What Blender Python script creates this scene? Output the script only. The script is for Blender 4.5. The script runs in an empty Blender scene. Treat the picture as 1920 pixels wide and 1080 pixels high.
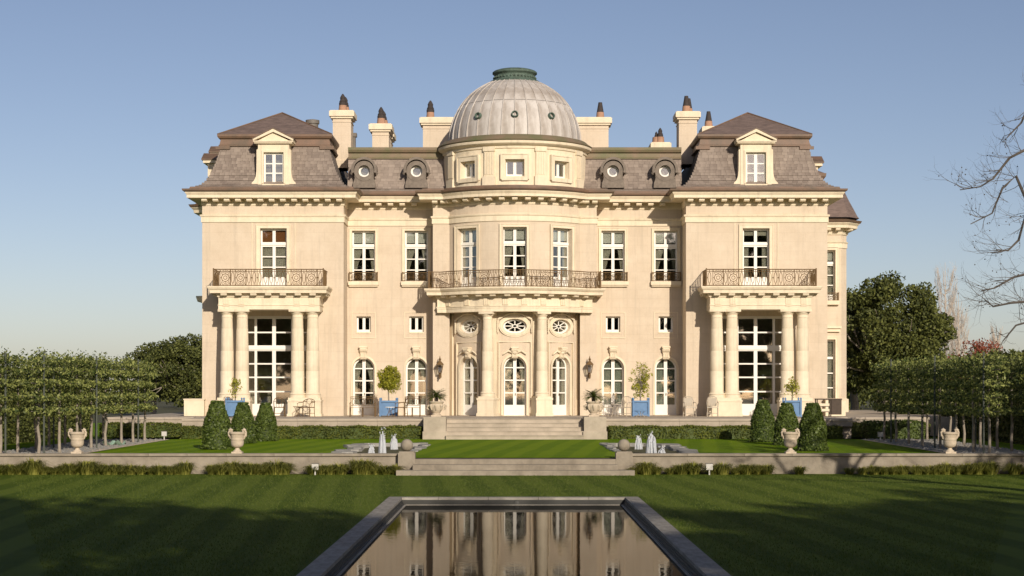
import bpy, bmesh, math, random
import numpy as np
from mathutils import Vector, Matrix

R_ = math.radians
random.seed(7)
rng = np.random.default_rng(11)
scene = bpy.context.scene
COL = scene.collection

# ------------------------------------------------------------------ camera
F, ZC, VX, HY, EYE, CX = 3330.0, 91.2, 963.0, 733.0, 1.25, -0.06
cam_d = bpy.data.cameras.new('camera')
cam = bpy.data.objects.new('camera', cam_d)
COL.objects.link(cam)
cam.location = (CX, -ZC, EYE)
cam.rotation_euler = (R_(90), 0, 0)
cam_d.sensor_width = 36.0
cam_d.lens = F / 1920.0 * 36.0
cam_d.shift_x = (960.0 - VX) / 1920.0
cam_d.shift_y = (HY - 540.0) / 1920.0
cam_d.clip_start = 0.5
cam_d.clip_end = 4000.0
scene.camera = cam

# ------------------------------------------------------------------ sky and sun
SUN = Vector((0.33, -1.0, 0.41)).normalized()          # towards the sun
EL = math.asin(SUN.z)
AZ = math.atan2(SUN.x, SUN.y)                            # clockwise from +Y
world = bpy.data.worlds.new('World')
scene.world = world
world.use_nodes = True
wn = world.node_tree
bg = wn.nodes['Background']
sky = wn.nodes.new('ShaderNodeTexSky')
sky.sky_type = 'NISHITA'
sky.sun_disc = False
sky.sun_elevation = EL
sky.sun_rotation = AZ
sky.altitude = 100.0
sky.air_density = 0.7
sky.dust_density = 0.85
sky.ozone_density = 1.0
tint = wn.nodes.new('ShaderNodeMix')                     # white balance of the whole sky
tint.data_type = 'RGBA'
tint.blend_type = 'MULTIPLY'
tint.inputs[0].default_value = 1.0
tint.inputs[7].default_value = (1.12, 0.985, 0.965, 1)
wn.links.new(sky.outputs[0], tint.inputs[6])
wn.links.new(tint.outputs[2], bg.inputs['Color'])
bg.inputs['Strength'].default_value = 0.077

sun_d = bpy.data.lights.new('sun', 'SUN')
sun_d.energy = 3.85
sun_d.angle = R_(0.55)
sun_d.color = (1.0, 0.885, 0.745)
sun = bpy.data.objects.new('sun', sun_d)
COL.objects.link(sun)
sun.rotation_euler = SUN.to_track_quat('Z', 'Y').to_euler()

vs = scene.view_settings
vs.view_transform = 'Standard'
vs.look = 'None'
vs.exposure = 0.25
vs.gamma = 1.0
vs.use_curve_mapping = False
scene.cycles.max_bounces = 6
scene.cycles.transparent_max_bounces = 12
scene.cycles.use_denoising = True


def wx(px, y):
    return (px - VX) * (ZC + y) / F + CX


def wz(py, y):
    return EYE + (HY - py) * (ZC + y) / F


# ------------------------------------------------------------------ materials
MATS = {}


def mat(name, col, rough=0.8, noise=0.0, nscale=3.0, bump=0.0, bscale=40.0, metal=0.0, spec=0.3,
        col2=None, rand=0.0, island=0.0, stretch=None, transl=0.0, fine=0.0, courses=False, streak=0.0, clear=0.0):
    """principled material; col is varied towards col2 by noise, per object and per loose piece"""
    m = bpy.data.materials.new(name)
    m.use_nodes = True
    nt = m.node_tree
    p = nt.nodes['Principled BSDF']
    p.inputs['Roughness'].default_value = rough
    p.inputs['Metallic'].default_value = metal
    p.inputs['Specular IOR Level'].default_value = spec
    tc = nt.nodes.new('ShaderNodeTexCoord')
    src = tc.outputs['Object']
    if stretch:
        mp = nt.nodes.new('ShaderNodeMapping')
        mp.inputs['Scale'].default_value = stretch
        nt.links.new(src, mp.inputs[0])
        src = mp.outputs[0]
    c1 = (*col, 1)
    c2 = (*(col2 or tuple(c * 0.55 for c in col)), 1)
    mix = nt.nodes.new('ShaderNodeMix')
    mix.data_type = 'RGBA'
    mix.inputs[6].default_value = c1
    mix.inputs[7].default_value = c2
    fac = None

    def add(a, b):
        if a is None:
            return b
        n = nt.nodes.new('ShaderNodeMath')
        n.operation = 'ADD'
        n.use_clamp = True
        nt.links.new(a, n.inputs[0])
        nt.links.new(b, n.inputs[1])
        return n.outputs[0]

    def mul(a, k, off=0.0):
        n = nt.nodes.new('ShaderNodeMath')
        n.operation = 'MULTIPLY_ADD'
        nt.links.new(a, n.inputs[0])
        n.inputs[1].default_value = k
        n.inputs[2].default_value = off
        return n.outputs[0]
    if noise:
        nz = nt.nodes.new('ShaderNodeTexNoise')
        nz.inputs['Scale'].default_value = nscale
        nz.inputs['Detail'].default_value = 6
        nz.inputs['Roughness'].default_value = 0.65
        nt.links.new(src, nz.inputs['Vector'])
        cl = nt.nodes.new('ShaderNodeMapRange')
        cl.inputs[1].default_value = 0.35
        cl.inputs[2].default_value = 0.72
        cl.inputs[3].default_value = 0.0
        cl.inputs[4].default_value = noise
        nt.links.new(nz.outputs[0], cl.inputs[0])
        fac = cl.outputs[0]
    if fine:
        n2 = nt.nodes.new('ShaderNodeTexNoise')
        n2.inputs['Scale'].default_value = 7.0
        n2.inputs['Detail'].default_value = 5
        n2.inputs['Roughness'].default_value = 0.75
        m2 = nt.nodes.new('ShaderNodeMapping')
        m2.inputs['Scale'].default_value = (1, 1, 0.6)
        nt.links.new(tc.outputs['Object'], m2.inputs[0])
        nt.links.new(m2.outputs[0], n2.inputs['Vector'])
        fac = add(fac, mul(n2.outputs[0], fine * 2, -fine))
    if rand:
        oi = nt.nodes.new('ShaderNodeObjectInfo')
        fac = add(fac, mul(oi.outputs['Random'], rand))
    if island:
        ge = nt.nodes.new('ShaderNodeNewGeometry')
        fac = add(fac, mul(ge.outputs['Random Per Island'], island))
    if fac is not None:
        nt.links.new(fac, mix.inputs[0])
    else:
        mix.inputs[0].default_value = 0.0
    colour = mix.outputs[2]
    if courses or streak:
        # rain streaks: narrow upright stains, grey-brown
        sm_ = nt.nodes.new('ShaderNodeMapping')
        sm_.inputs['Scale'].default_value = (2.6, 2.6, 0.16)
        nt.links.new(tc.outputs['Object'], sm_.inputs[0])
        sn = nt.nodes.new('ShaderNodeTexNoise')
        sn.inputs['Scale'].default_value = 1.6
        sn.inputs['Detail'].default_value = 5
        sn.inputs['Roughness'].default_value = 0.6
        nt.links.new(sm_.outputs[0], sn.inputs['Vector'])
        sr = nt.nodes.new('ShaderNodeMapRange')
        sr.inputs[1].default_value = 0.52
        sr.inputs[2].default_value = 0.78
        sr.inputs[4].default_value = streak or 0.42
        nt.links.new(sn.outputs[0], sr.inputs[0])
        sx = nt.nodes.new('ShaderNodeMix')
        sx.data_type = 'RGBA'
        nt.links.new(sr.outputs[0], sx.inputs[0])
        nt.links.new(colour, sx.inputs[6])
        sx.inputs[7].default_value = (0.36, 0.31, 0.235, 1)
        colour = sx.outputs[2]
    if courses:
        # faint joints between the blocks
        sp_ = nt.nodes.new('ShaderNodeSeparateXYZ')
        nt.links.new(tc.outputs['Object'], sp_.inputs[0])
        cb = nt.nodes.new('ShaderNodeCombineXYZ')
        ad = nt.nodes.new('ShaderNodeMath')
        ad.operation = 'ADD'
        nt.links.new(sp_.outputs[0], ad.inputs[0])
        nt.links.new(sp_.outputs[1], ad.inputs[1])
        nt.links.new(ad.outputs[0], cb.inputs[0])
        nt.links.new(sp_.outputs[2], cb.inputs[1])
        bk = nt.nodes.new('ShaderNodeTexBrick')
        bk.inputs['Scale'].default_value = 1.0
        bk.inputs['Brick Width'].default_value = 1.05
        bk.inputs['Row Height'].default_value = 0.46
        bk.inputs['Mortar Size'].default_value = 0.010
        bk.inputs['Mortar Smooth'].default_value = 0.4
        bk.inputs['Color1'].default_value = (1, 1, 1, 1)
        bk.inputs['Color2'].default_value = (0.972, 0.968, 0.962, 1)
        bk.inputs['Mortar'].default_value = (0.905, 0.89, 0.87, 1)
        nt.links.new(cb.outputs[0], bk.inputs['Vector'])
        mu = nt.nodes.new('ShaderNodeMix')
        mu.data_type = 'RGBA'
        mu.blend_type = 'MULTIPLY'
        mu.inputs[0].default_value = 1.0
        nt.links.new(colour, mu.inputs[6])
        nt.links.new(bk.outputs['Color'], mu.inputs[7])
        colour = mu.outputs[2]
    nt.links.new(colour, p.inputs['Base Color'])
    if bump:
        bz = nt.nodes.new('ShaderNodeTexNoise')
        bz.inputs['Scale'].default_value = bscale
        bz.inputs['Detail'].default_value = 4
        nt.links.new(src, bz.inputs['Vector'])
        bp = nt.nodes.new('ShaderNodeBump')
        bp.inputs['Strength'].default_value = bump
        bp.inputs['Distance'].default_value = 0.02
        nt.links.new(bz.outputs[0], bp.inputs['Height'])
        nt.links.new(bp.outputs[0], p.inputs['Normal'])
    if transl:
        tr = nt.nodes.new('ShaderNodeBsdfTranslucent')
        nt.links.new(mix.outputs[2], tr.inputs['Color'])
        ms = nt.nodes.new('ShaderNodeMixShader')
        ms.inputs[0].default_value = transl
        nt.links.new(p.outputs[0], ms.inputs[1])
        nt.links.new(tr.outputs[0], ms.inputs[2])
        last = ms.outputs[0]
        if clear:
            tp = nt.nodes.new('ShaderNodeBsdfTransparent')
            mc = nt.nodes.new('ShaderNodeMixShader')
            mc.inputs[0].default_value = clear
            nt.links.new(last, mc.inputs[1])
            nt.links.new(tp.outputs[0], mc.inputs[2])
            last = mc.outputs[0]
        nt.links.new(last, nt.nodes['Material Output'].inputs['Surface'])
    MATS[name] = m
    return m


mat('stone', (0.63, 0.535, 0.412), 0.85, noise=0.75, nscale=0.9, bump=0.35, bscale=18, col2=(0.53, 0.435, 0.32), fine=0.45, courses=True)
mat('stone_trim', (0.76, 0.665, 0.495), 0.8, noise=0.6, nscale=1.6, bump=0.2, bscale=30, col2=(0.58, 0.485, 0.345), fine=0.3, streak=0.5)
mat('stone_worn', (0.47, 0.405, 0.32), 0.9, noise=0.8, nscale=1.4, bump=0.4, bscale=26, col2=(0.27, 0.235, 0.18))
mat('stone_grey', (0.33, 0.29, 0.228), 0.9, noise=0.9, nscale=1.6, bump=0.5, bscale=24, col2=(0.18, 0.155, 0.12), rand=0.25, streak=0.5)
mat('pool_stone', (0.36, 0.335, 0.29), 0.8, noise=0.9, nscale=2.2, bump=0.4, bscale=24, col2=(0.18, 0.165, 0.14), rand=0.25)
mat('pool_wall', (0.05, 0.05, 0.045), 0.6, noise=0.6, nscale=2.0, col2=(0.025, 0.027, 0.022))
mat('slate', (0.35, 0.292, 0.242), 0.75, noise=0.3, nscale=1.2, col2=(0.145, 0.114, 0.094), rand=0.40, island=0.40, bump=0.2, bscale=20)
mat('slate_under', (0.19, 0.16, 0.14), 0.85, noise=0.5, nscale=2.0)
mat('slate_top', (0.19, 0.14, 0.12), 0.8, noise=0.9, nscale=2.2, col2=(0.09, 0.068, 0.06), bump=0.5, bscale=8, stretch=(1, 1, 5))
mat('copper', (0.19, 0.115, 0.075), 0.55, noise=0.9, nscale=1.3, col2=(0.085, 0.07, 0.048), spec=0.4)
mat('copper_moss', (0.21, 0.15, 0.10), 0.6, noise=1.0, nscale=1.1, col2=(0.12, 0.135, 0.06), spec=0.3)
mat('verdigris', (0.10, 0.15, 0.12), 0.7, noise=1.0, nscale=4.0, col2=(0.045, 0.06, 0.045), bump=0.4, bscale=14)
mat('lead', (0.54, 0.51, 0.475), 0.55, noise=1.0, nscale=1.9, col2=(0.29, 0.25, 0.21), rand=0.12, spec=0.5, stretch=(1, 1, 0.35))
mat('lead_dark', (0.16, 0.145, 0.125), 0.6, noise=0.6, nscale=2.0)
mat('zinc_stone', (0.22, 0.185, 0.15), 0.8, noise=0.8, nscale=4.0, col2=(0.11, 0.092, 0.075), bump=0.3, bscale=16)
mat('white_paint', (0.80, 0.78, 0.71), 0.5, noise=0.3, nscale=4.0, col2=(0.68, 0.65, 0.57), spec=0.4)
mat('blind', (0.72, 0.70, 0.64), 0.9)
mat('curtain', (0.72, 0.67, 0.56), 0.9, transl=0.35)
mat('curtain_green', (0.60, 0.63, 0.53), 0.9, transl=0.35)
mat('shade_brown', (0.30, 0.12, 0.045), 0.9)
mat('iron', (0.17, 0.105, 0.045), 0.65, noise=0.6, nscale=8, col2=(0.08, 0.052, 0.026), spec=0.3)
mat('iron_pale', (0.42, 0.37, 0.29), 0.6)
mat('interior', (0.58, 0.51, 0.42), 0.9, noise=0.4, nscale=1.0)
mat('terracotta', (0.40, 0.235, 0.155), 0.85, noise=0.5, nscale=6)
mat('soot_room_dark', (0.055, 0.045, 0.042), 0.8, noise=0.7, nscale=8)
mat('urn_stone', (0.58, 0.49, 0.37), 0.85, noise=0.8, nscale=5, bump=0.3, bscale=30, col2=(0.38, 0.32, 0.24))
mat('blue_paint', (0.125, 0.235, 0.40), 0.65, noise=0.7, nscale=5, col2=(0.085, 0.165, 0.30), spec=0.4)
mat('bark', (0.19, 0.155, 0.115), 0.9, noise=0.8, nscale=6, col2=(0.09, 0.07, 0.05), bump=0.5, bscale=20)
mat('bark_pale', (0.32, 0.28, 0.225), 0.9, noise=0.8, nscale=5, col2=(0.17, 0.145, 0.11), bump=0.4, bscale=20)
mat('bark_plane', (0.12, 0.105, 0.09), 0.9, noise=0.8, nscale=3, col2=(0.04, 0.036, 0.034))
mat('twig_pale', (0.50, 0.44, 0.37), 0.9)
mat('post_green', (0.075, 0.085, 0.07), 0.7)
mat('leaf_box', (0.13, 0.175, 0.034), 0.5, island=0.9, col2=(0.026, 0.046, 0.008), transl=0.15, rand=0.1)
mat('leaf_hedge', (0.18, 0.20, 0.026), 0.65, island=0.6, noise=0.8, nscale=1.3, col2=(0.045, 0.06, 0.010), transl=0.15)
mat('leaf_pleach', (0.36, 0.385, 0.115), 0.5, island=1.05, col2=(0.04, 0.065, 0.014), transl=0.25, rand=0.1)
mat('leaf_oak', (0.165, 0.18, 0.042), 0.65, island=0.9, noise=0.4, nscale=0.5, col2=(0.036, 0.048, 0.012), transl=0.15)
mat('leaf_citrus', (0.46, 0.44, 0.045), 0.5, island=0.8, col2=(0.14, 0.18, 0.018), transl=0.35)
mat('leaf_red', (0.32, 0.10, 0.06), 0.7, island=0.7, col2=(0.16, 0.06, 0.035), transl=0.3)
mat('leaf_cycad', (0.10, 0.125, 0.022), 0.5, island=0.6, col2=(0.035, 0.055, 0.010))
mat('leaf_tuft', (0.46, 0.44, 0.10), 0.6, island=0.85, col2=(0.12, 0.145, 0.022), transl=0.35, rand=0.25)
mat('leaf_grass', (0.14, 0.175, 0.03), 0.7, island=0.9, col2=(0.05, 0.085, 0.010), transl=0.25)
mat('soil', (0.05, 0.038, 0.026), 0.95)
mat('jet', (0.90, 0.92, 0.94), 0.2, noise=0.4, nscale=12, col2=(0.72, 0.77, 0.82), transl=0.5, clear=0.22)
mat('flag', (0.36, 0.35, 0.32), 0.85, noise=0.7, nscale=4, bump=0.4, bscale=20, col2=(0.21, 0.205, 0.19), rand=0.3)
mat('gravel', (0.68, 0.59, 0.45), 0.95, noise=0.7, nscale=20, bump=0.8, bscale=40, col2=(0.38, 0.32, 0.24))
mat('ground', (0.085, 0.085, 0.035), 0.95, noise=0.8, nscale=0.3, bump=0.6, bscale=6, col2=(0.07, 0.06, 0.032))
mat('fixture_white', (0.50, 0.49, 0.46), 0.5)
mat('wood_dark', (0.075, 0.055, 0.04), 0.7, noise=0.6, nscale=5)
mat('brass', (0.16, 0.12, 0.065), 0.5, noise=0.5, nscale=9, metal=0.4)
mat('drum_table', (0.80, 0.78, 0.72), 0.5)
mat('green_sheet', (0.28, 0.42, 0.34), 0.7)


def lawn_mat(name, a, b, period, phase, ang):
    m = bpy.data.materials.new(name)
    m.use_nodes = True
    nt = m.node_tree
    p = nt.nodes['Principled BSDF']
    p.inputs['Roughness'].default_value = 0.75
    p.inputs['Specular IOR Level'].default_value = 0.03
    tc = nt.nodes.new('ShaderNodeTexCoord')
    mp = nt.nodes.new('ShaderNodeMapping')
    mp.inputs['Rotation'].default_value = (0, 0, ang)
    nt.links.new(tc.outputs['Object'], mp.inputs[0])
    sep = nt.nodes.new('ShaderNodeSeparateXYZ')
    nt.links.new(mp.outputs[0], sep.inputs[0])
    wob = nt.nodes.new('ShaderNodeTexNoise')
    wob.inputs['Scale'].default_value = 0.22
    wob.inputs['Detail'].default_value = 3
    nt.links.new(mp.outputs[0], wob.inputs['Vector'])

    def math_(op, x, y=None, z=None):
        n = nt.nodes.new('ShaderNodeMath')
        n.operation = op
        for i, v in enumerate((x, y, z)):
            if v is None:
                continue
            if isinstance(v, (int, float)):
                n.inputs[i].default_value = v
            else:
                nt.links.new(v, n.inputs[i])
        return n.outputs[0]
    xx = math_('MULTIPLY_ADD', wob.outputs[0], 0.35, sep.outputs[0])
    s = math_('SINE', math_('MULTIPLY_ADD', xx, 2 * math.pi / period, phase))  # mown stripes: the sheen of bent blades put into the colour as bands
    s = math_('MULTIPLY_ADD', s, 1.6, 0.5)
    s.node.use_clamp = True
    fine = nt.nodes.new('ShaderNodeTexNoise')
    fine.inputs['Scale'].default_value = 26
    fine.inputs['Detail'].default_value = 5
    fine.inputs['Roughness'].default_value = 0.8
    nt.links.new(tc.outputs['Object'], fine.inputs['Vector'])
    big = nt.nodes.new('ShaderNodeTexNoise')
    big.inputs['Scale'].default_value = 0.6
    big.inputs['Detail'].default_value = 4
    nt.links.new(tc.outputs['Object'], big.inputs['Vector'])
    f = math_('MULTIPLY', s, 0.62)
    f = math_('MULTIPLY_ADD', math_('SUBTRACT', fine.outputs[0], 0.5), 1.5, f)
    f = math_('MULTIPLY_ADD', math_('SUBTRACT', big.outputs[0], 0.45), 0.9, f)
    mix = nt.nodes.new('ShaderNodeMix')
    mix.data_type = 'RGBA'
    mix.clamp_factor = True
    mix.inputs[6].default_value = (*a, 1)
    mix.inputs[7].default_value = (*b, 1)
    nt.links.new(f, mix.inputs[0])
    nt.links.new(mix.outputs[2], p.inputs['Base Color'])
    bp = nt.nodes.new('ShaderNodeBump')
    bp.inputs['Strength'].default_value = 0.8
    bp.inputs['Distance'].default_value = 0.03
    nt.links.new(fine.outputs[0], bp.inputs['Height'])
    nt.links.new(bp.outputs[0], p.inputs['Normal'])
    MATS[name] = m


lawn_mat('lawn_upper', (0.16, 0.245, 0.010), (0.095, 0.175, 0.006), 1.15, 0.3, R_(6))
lawn_mat('lawn_lower', (0.115, 0.155, 0.022), (0.055, 0.090, 0.010), 1.25, 1.1, R_(-4))


def glass_mat():
    m = bpy.data.materials.new('glass')
    m.use_nodes = True
    nt = m.node_tree
    nt.nodes.remove(nt.nodes['Principled BSDF'])
    tr = nt.nodes.new('ShaderNodeBsdfTransparent')
    tr.inputs[0].default_value = (0.90, 0.92, 0.90, 1)
    gl = nt.nodes.new('ShaderNodeBsdfGlossy')
    gl.inputs['Roughness'].default_value = 0.02
    tc = nt.nodes.new('ShaderNodeTexCoord')
    nz = nt.nodes.new('ShaderNodeTexNoise')
    nz.inputs['Scale'].default_value = 2.0
    nt.links.new(tc.outputs['Object'], nz.inputs['Vector'])
    bp = nt.nodes.new('ShaderNodeBump')
    bp.inputs['Strength'].default_value = 0.16
    nt.links.new(nz.outputs[0], bp.inputs['Height'])
    nt.links.new(bp.outputs[0], gl.inputs['Normal'])
    # Schlick reflectance of a double-sided pane
    lw_ = nt.nodes.new('ShaderNodeLayerWeight')
    lw_.inputs['Blend'].default_value = 0.5
    pw = nt.nodes.new('ShaderNodeMath')
    pw.operation = 'POWER'
    nt.links.new(lw_.outputs['Facing'], pw.inputs[0])
    pw.inputs[1].default_value = 4.0
    sc_ = nt.nodes.new('ShaderNodeMapRange')
    sc_.inputs[3].default_value = 0.20
    sc_.inputs[4].default_value = 0.95
    nt.links.new(pw.outputs[0], sc_.inputs[0])
    ms = nt.nodes.new('ShaderNodeMixShader')
    nt.links.new(sc_.outputs[0], ms.inputs[0])
    nt.links.new(tr.outputs[0], ms.inputs[1])
    nt.links.new(gl.outputs[0], ms.inputs[2])
    nt.links.new(ms.outputs[0], nt.nodes['Material Output'].inputs['Surface'])
    MATS['glass'] = m


def water_mat(name, base, bump, scale, dim_mirror=None):
    m = bpy.data.materials.new(name)
    m.use_nodes = True
    nt = m.node_tree
    p = nt.nodes['Principled BSDF']
    p.inputs['Base Color'].default_value = (*base, 1)
    p.inputs['Roughness'].default_value = 0.02
    p.inputs['IOR'].default_value = 1.33 if bump > .5 else 1.14
    tc = nt.nodes.new('ShaderNodeTexCoord')
    nz = nt.nodes.new('ShaderNodeTexNoise')
    nz.inputs['Scale'].default_value = scale
    nz.inputs['Detail'].default_value = 3
    nt.links.new(tc.outputs['Object'], nz.inputs['Vector'])
    bp = nt.nodes.new('ShaderNodeBump')
    bp.inputs['Strength'].default_value = bump
    bp.inputs['Distance'].default_value = 0.01
    nt.links.new(nz.outputs[0], bp.inputs['Height'])
    nt.links.new(bp.outputs[0], p.inputs['Normal'])
    if dim_mirror:
        # dark body; mirror colour darkened so the reflection is dimmer than real water
        gl = nt.nodes.new('ShaderNodeBsdfGlossy')
        gl.inputs['Color'].default_value = (dim_mirror, dim_mirror, dim_mirror, 1)
        gl.inputs['Roughness'].default_value = 0.025
        nt.links.new(bp.outputs[0], gl.inputs['Normal'])
        df = nt.nodes.new('ShaderNodeBsdfDiffuse')
        df.inputs['Color'].default_value = (*base, 1)
        fr = nt.nodes.new('ShaderNodeFresnel')
        fr.inputs['IOR'].default_value = 1.33
        ms = nt.nodes.new('ShaderNodeMixShader')
        nt.links.new(fr.outputs[0], ms.inputs[0])
        nt.links.new(df.outputs[0], ms.inputs[1])
        nt.links.new(gl.outputs[0], ms.inputs[2])
        nt.links.new(ms.outputs[0], nt.nodes['Material Output'].inputs['Surface'])
    MATS[name] = m


glass_mat()
water_mat('pool_water', (0.012, 0.012, 0.010), 0.10, 4.0, 0.42)
water_mat('pond_water', (0.05, 0.05, 0.03), 0.8, 5.0)


# ------------------------------------------------------------------ mesh builder
class MB:
    def __init__(self):
        self.v = []
        self.f = []

    def add(self, verts, faces):
        o = len(self.v)
        self.v.extend(verts)
        self.f.extend([tuple(i + o for i in f) for f in faces])
        return self

    def box(self, x0, x1, y0, y1, z0, z1):
        return self.add([(x0, y0, z0), (x1, y0, z0), (x1, y1, z0), (x0, y1, z0),
                         (x0, y0, z1), (x1, y0, z1), (x1, y1, z1), (x0, y1, z1)],
                        [(3, 2, 1, 0), (4, 5, 6, 7), (0, 1, 5, 4), (1, 2, 6, 5), (2, 3, 7, 6), (3, 0, 4, 7)])

    def prism_xz(self, pts, y0, y1):
        """polygon in x,z (counter-clockwise seen from -y) extruded along y"""
        n = len(pts)
        v = [(x, y0, z) for x, z in pts] + [(x, y1, z) for x, z in pts]
        f = [tuple(range(n)), tuple(range(2 * n - 1, n - 1, -1))]
        for i in range(n):
            j = (i + 1) % n
            f.append((j, i, i + n, j + n))
        return self.add(v, f)

    def prism_xy(self, pts, z0, z1):
        n = len(pts)
        v = [(x, y, z0) for x, y in pts] + [(x, y, z1) for x, y in pts]
        f = [tuple(range(n - 1, -1, -1)), tuple(range(n, 2 * n))]
        for i in range(n):
            j = (i + 1) % n
            f.append((i, j, j + n, i + n))
        return self.add(v, f)

    def prism_yz(self, pts, x0, x1):
        n = len(pts)
        v = [(x0, y, z) for y, z in pts] + [(x1, y, z) for y, z in pts]
        f = [tuple(range(n - 1, -1, -1)), tuple(range(n, 2 * n))]
        for i in range(n):
            j = (i + 1) % n
            f.append((i, j, j + n, i + n))
        return self.add(v, f)

    def ring_xz(self, outer, inner, y0, y1):
        """flat ring between two contours of equal length in x,z, from y0 (front) to y1"""
        n = len(outer)
        v = [(x, y0, z) for x, z in outer] + [(x, y0, z) for x, z in inner] + \
            [(x, y1, z) for x, z in outer] + [(x, y1, z) for x, z in inner]
        f = []
        for i in range(n):
            j = (i + 1) % n
            f += [(i, j, j + n, i + n), (i + 2 * n, i + 3 * n, j + 3 * n, j + 2 * n),
                  (j, i, i + 2 * n, j + 2 * n), (i + n, j + n, j + 3 * n, i + 3 * n)]
        return self.add(v, f)

    def lathe(self, prof, seg=24, c=(0, 0, 0), cap=True, a0=0.0, a1=2 * math.pi):
        full = abs(a1 - a0 - 2 * math.pi) < 1e-6
        n = seg if full else seg + 1
        v, f = [], []
        for r, z in prof:
            for i in range(n):
                a = a0 + (a1 - a0) * i / seg
                v.append((c[0] + r * math.sin(a), c[1] - r * math.cos(a), c[2] + z))
        for k in range(len(prof) - 1):
            for i in range(seg):
                j = (i + 1) % n
                f.append((k * n + i, k * n + j, (k + 1) * n + j, (k + 1) * n + i))
        if cap and full:
            f.append(tuple(range(n - 1, -1, -1)))
            f.append(tuple(range((len(prof) - 1) * n, len(prof) * n)))
        return self.add(v, f)

    def tube(self, pts, rad, seg=6, closed=False):
        pts = [Vector(p) for p in pts]
        n = len(pts)
        rr = rad if isinstance(rad, (list, tuple)) else [rad] * n
        v, f = [], []
        up = Vector((0, 0, 1))
        for i, p in enumerate(pts):
            if closed:
                t = pts[(i + 1) % n] - pts[i - 1]
            else:
                t = pts[min(i + 1, n - 1)] - pts[max(i - 1, 0)]
            t = t.normalized() if t.length > 1e-9 else Vector((0, 0, 1))
            ref = up if abs(t.dot(up)) < 0.9 else Vector((0, 1, 0))
            a = t.cross(ref).normalized()
            b = t.cross(a).normalized()
            for k in range(seg):
                an = 2 * math.pi * k / seg
                v.append(tuple(p + a * (rr[i] * math.cos(an)) + b * (rr[i] * math.sin(an))))
        m = n if closed else n - 1
        for i in range(m):
            i2 = (i + 1) % n
            for k in range(seg):
                k2 = (k + 1) % seg
                f.append((i * seg + k, i * seg + k2, i2 * seg + k2, i2 * seg + k))
        if not closed:
            f.append(tuple(range(seg)))
            f.append(tuple(range(n * seg - 1, (n - 1) * seg - 1, -1)))
        return self.add(v, f)

    def sweep(self, path, prof, cap=True):
        """profile (out, z) swept along plan path; out is to the right of travel"""
        n, m = len(path), len(prof)
        ds = []
        for i in range(n - 1):
            d = Vector((path[i + 1][0] - path[i][0], path[i + 1][1] - path[i][1])).normalized()
            ds.append(Vector((d.y, -d.x)))
        v, f = [], []
        for i in range(n):
            if i == 0:
                nm = ds[0]
            elif i == n - 1:
                nm = ds[-1]
            else:
                nm = (ds[i - 1] + ds[i]) / (1 + ds[i - 1].dot(ds[i]))
            for o, z in prof:
                v.append((path[i][0] + nm.x * o, path[i][1] + nm.y * o, z))
        for i in range(n - 1):
            for k in range(m - 1):
                f.append((i * m + k, (i + 1) * m + k, (i + 1) * m + k + 1, i * m + k + 1))
        if cap:
            f.append(tuple(range(m)))
            f.append(tuple(range(n * m - 1, (n - 1) * m - 1, -1)))
        return self.add(v, f)

    def mesh(self, name, material):
        me = bpy.data.meshes.new(name)
        me.from_pydata(self.v, [], self.f)
        me.materials.append(MATS[material])
        bm = bmesh.new()
        bm.from_mesh(me)
        bmesh.ops.recalc_face_normals(bm, faces=bm.faces)
        bm.to_mesh(me)
        bm.free()
        return me

    def build(self, name, material, parent=None, smooth=False, loc=None, rot=None):
        return place(name, finish(self.mesh(name, material), smooth), parent, loc, rot)


def finish(me, smooth):
    if smooth:
        me.polygons.foreach_set('use_smooth', [True] * len(me.polygons))
        ang = R_(38)
        bm = bmesh.new()
        bm.from_mesh(me)
        for e in bm.edges:
            if len(e.link_faces) == 2:
                e.smooth = e.calc_face_angle(0) < ang
        bm.to_mesh(me)
        bm.free()
    return me


def place(name, me, parent=None, loc=None, rot=None, scale=None):
    o = bpy.data.objects.new(name, me)
    COL.objects.link(o)
    if parent is not None:
        o.parent = parent
    if loc is not None:
        o.location = loc
    if rot is not None:
        o.rotation_euler = rot
    if scale is not None:
        o.scale = scale
    return o


def tag(o, label, cat, group=None, kind=None):
    if label:
        o['label'] = label
    if cat:
        o['category'] = cat
    if group:
        o['group'] = group
    if kind:
        o['kind'] = kind
    return o


def thing(name, label, cat, loc=(0, 0, 0), rot=None, group=None):
    return tag(place(name, None, None, loc, rot), label, cat, group)


def structure(o):
    o['kind'] = 'structure'
    return o


def copy_tree(o, parent=None, loc=None, rot=None, scale=None, label=None, group=None):
    c = o.copy()
    COL.objects.link(c)
    c.parent = parent
    if loc is not None:
        c.location = loc
    if rot is not None:
        c.rotation_euler = rot
    if scale is not None:
        c.scale = scale
    if label:
        c['label'] = label
    if group:
        c['group'] = group
    for ch in KIDS(o):
        copy_tree(ch, c)
    return c


def KIDS(o):
    return list(o.children)


ORD = ['first', 'second', 'third', 'fourth', 'fifth', 'sixth', 'seventh', 'eighth', 'ninth', 'tenth', 'eleventh',
       'twelfth', 'thirteenth', 'fourteenth', 'fifteenth', 'sixteenth', 'seventeenth', 'eighteenth', 'nineteenth',
       'twentieth', 'twenty-first', 'twenty-second', 'twenty-third', 'twenty-fourth', 'twenty-fifth', 'twenty-sixth',
       'twenty-seventh', 'twenty-eighth', 'twenty-ninth', 'thirtieth'] + ['thirty-' + w for w in ('first', 'second', 'third', 'fourth', 'fifth', 'sixth', 'seventh', 'eighth', 'ninth')] + \
      ['fortieth'] + ['forty-' + w for w in ('first', 'second', 'third', 'fourth', 'fifth', 'sixth', 'seventh', 'eighth', 'ninth')]


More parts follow.
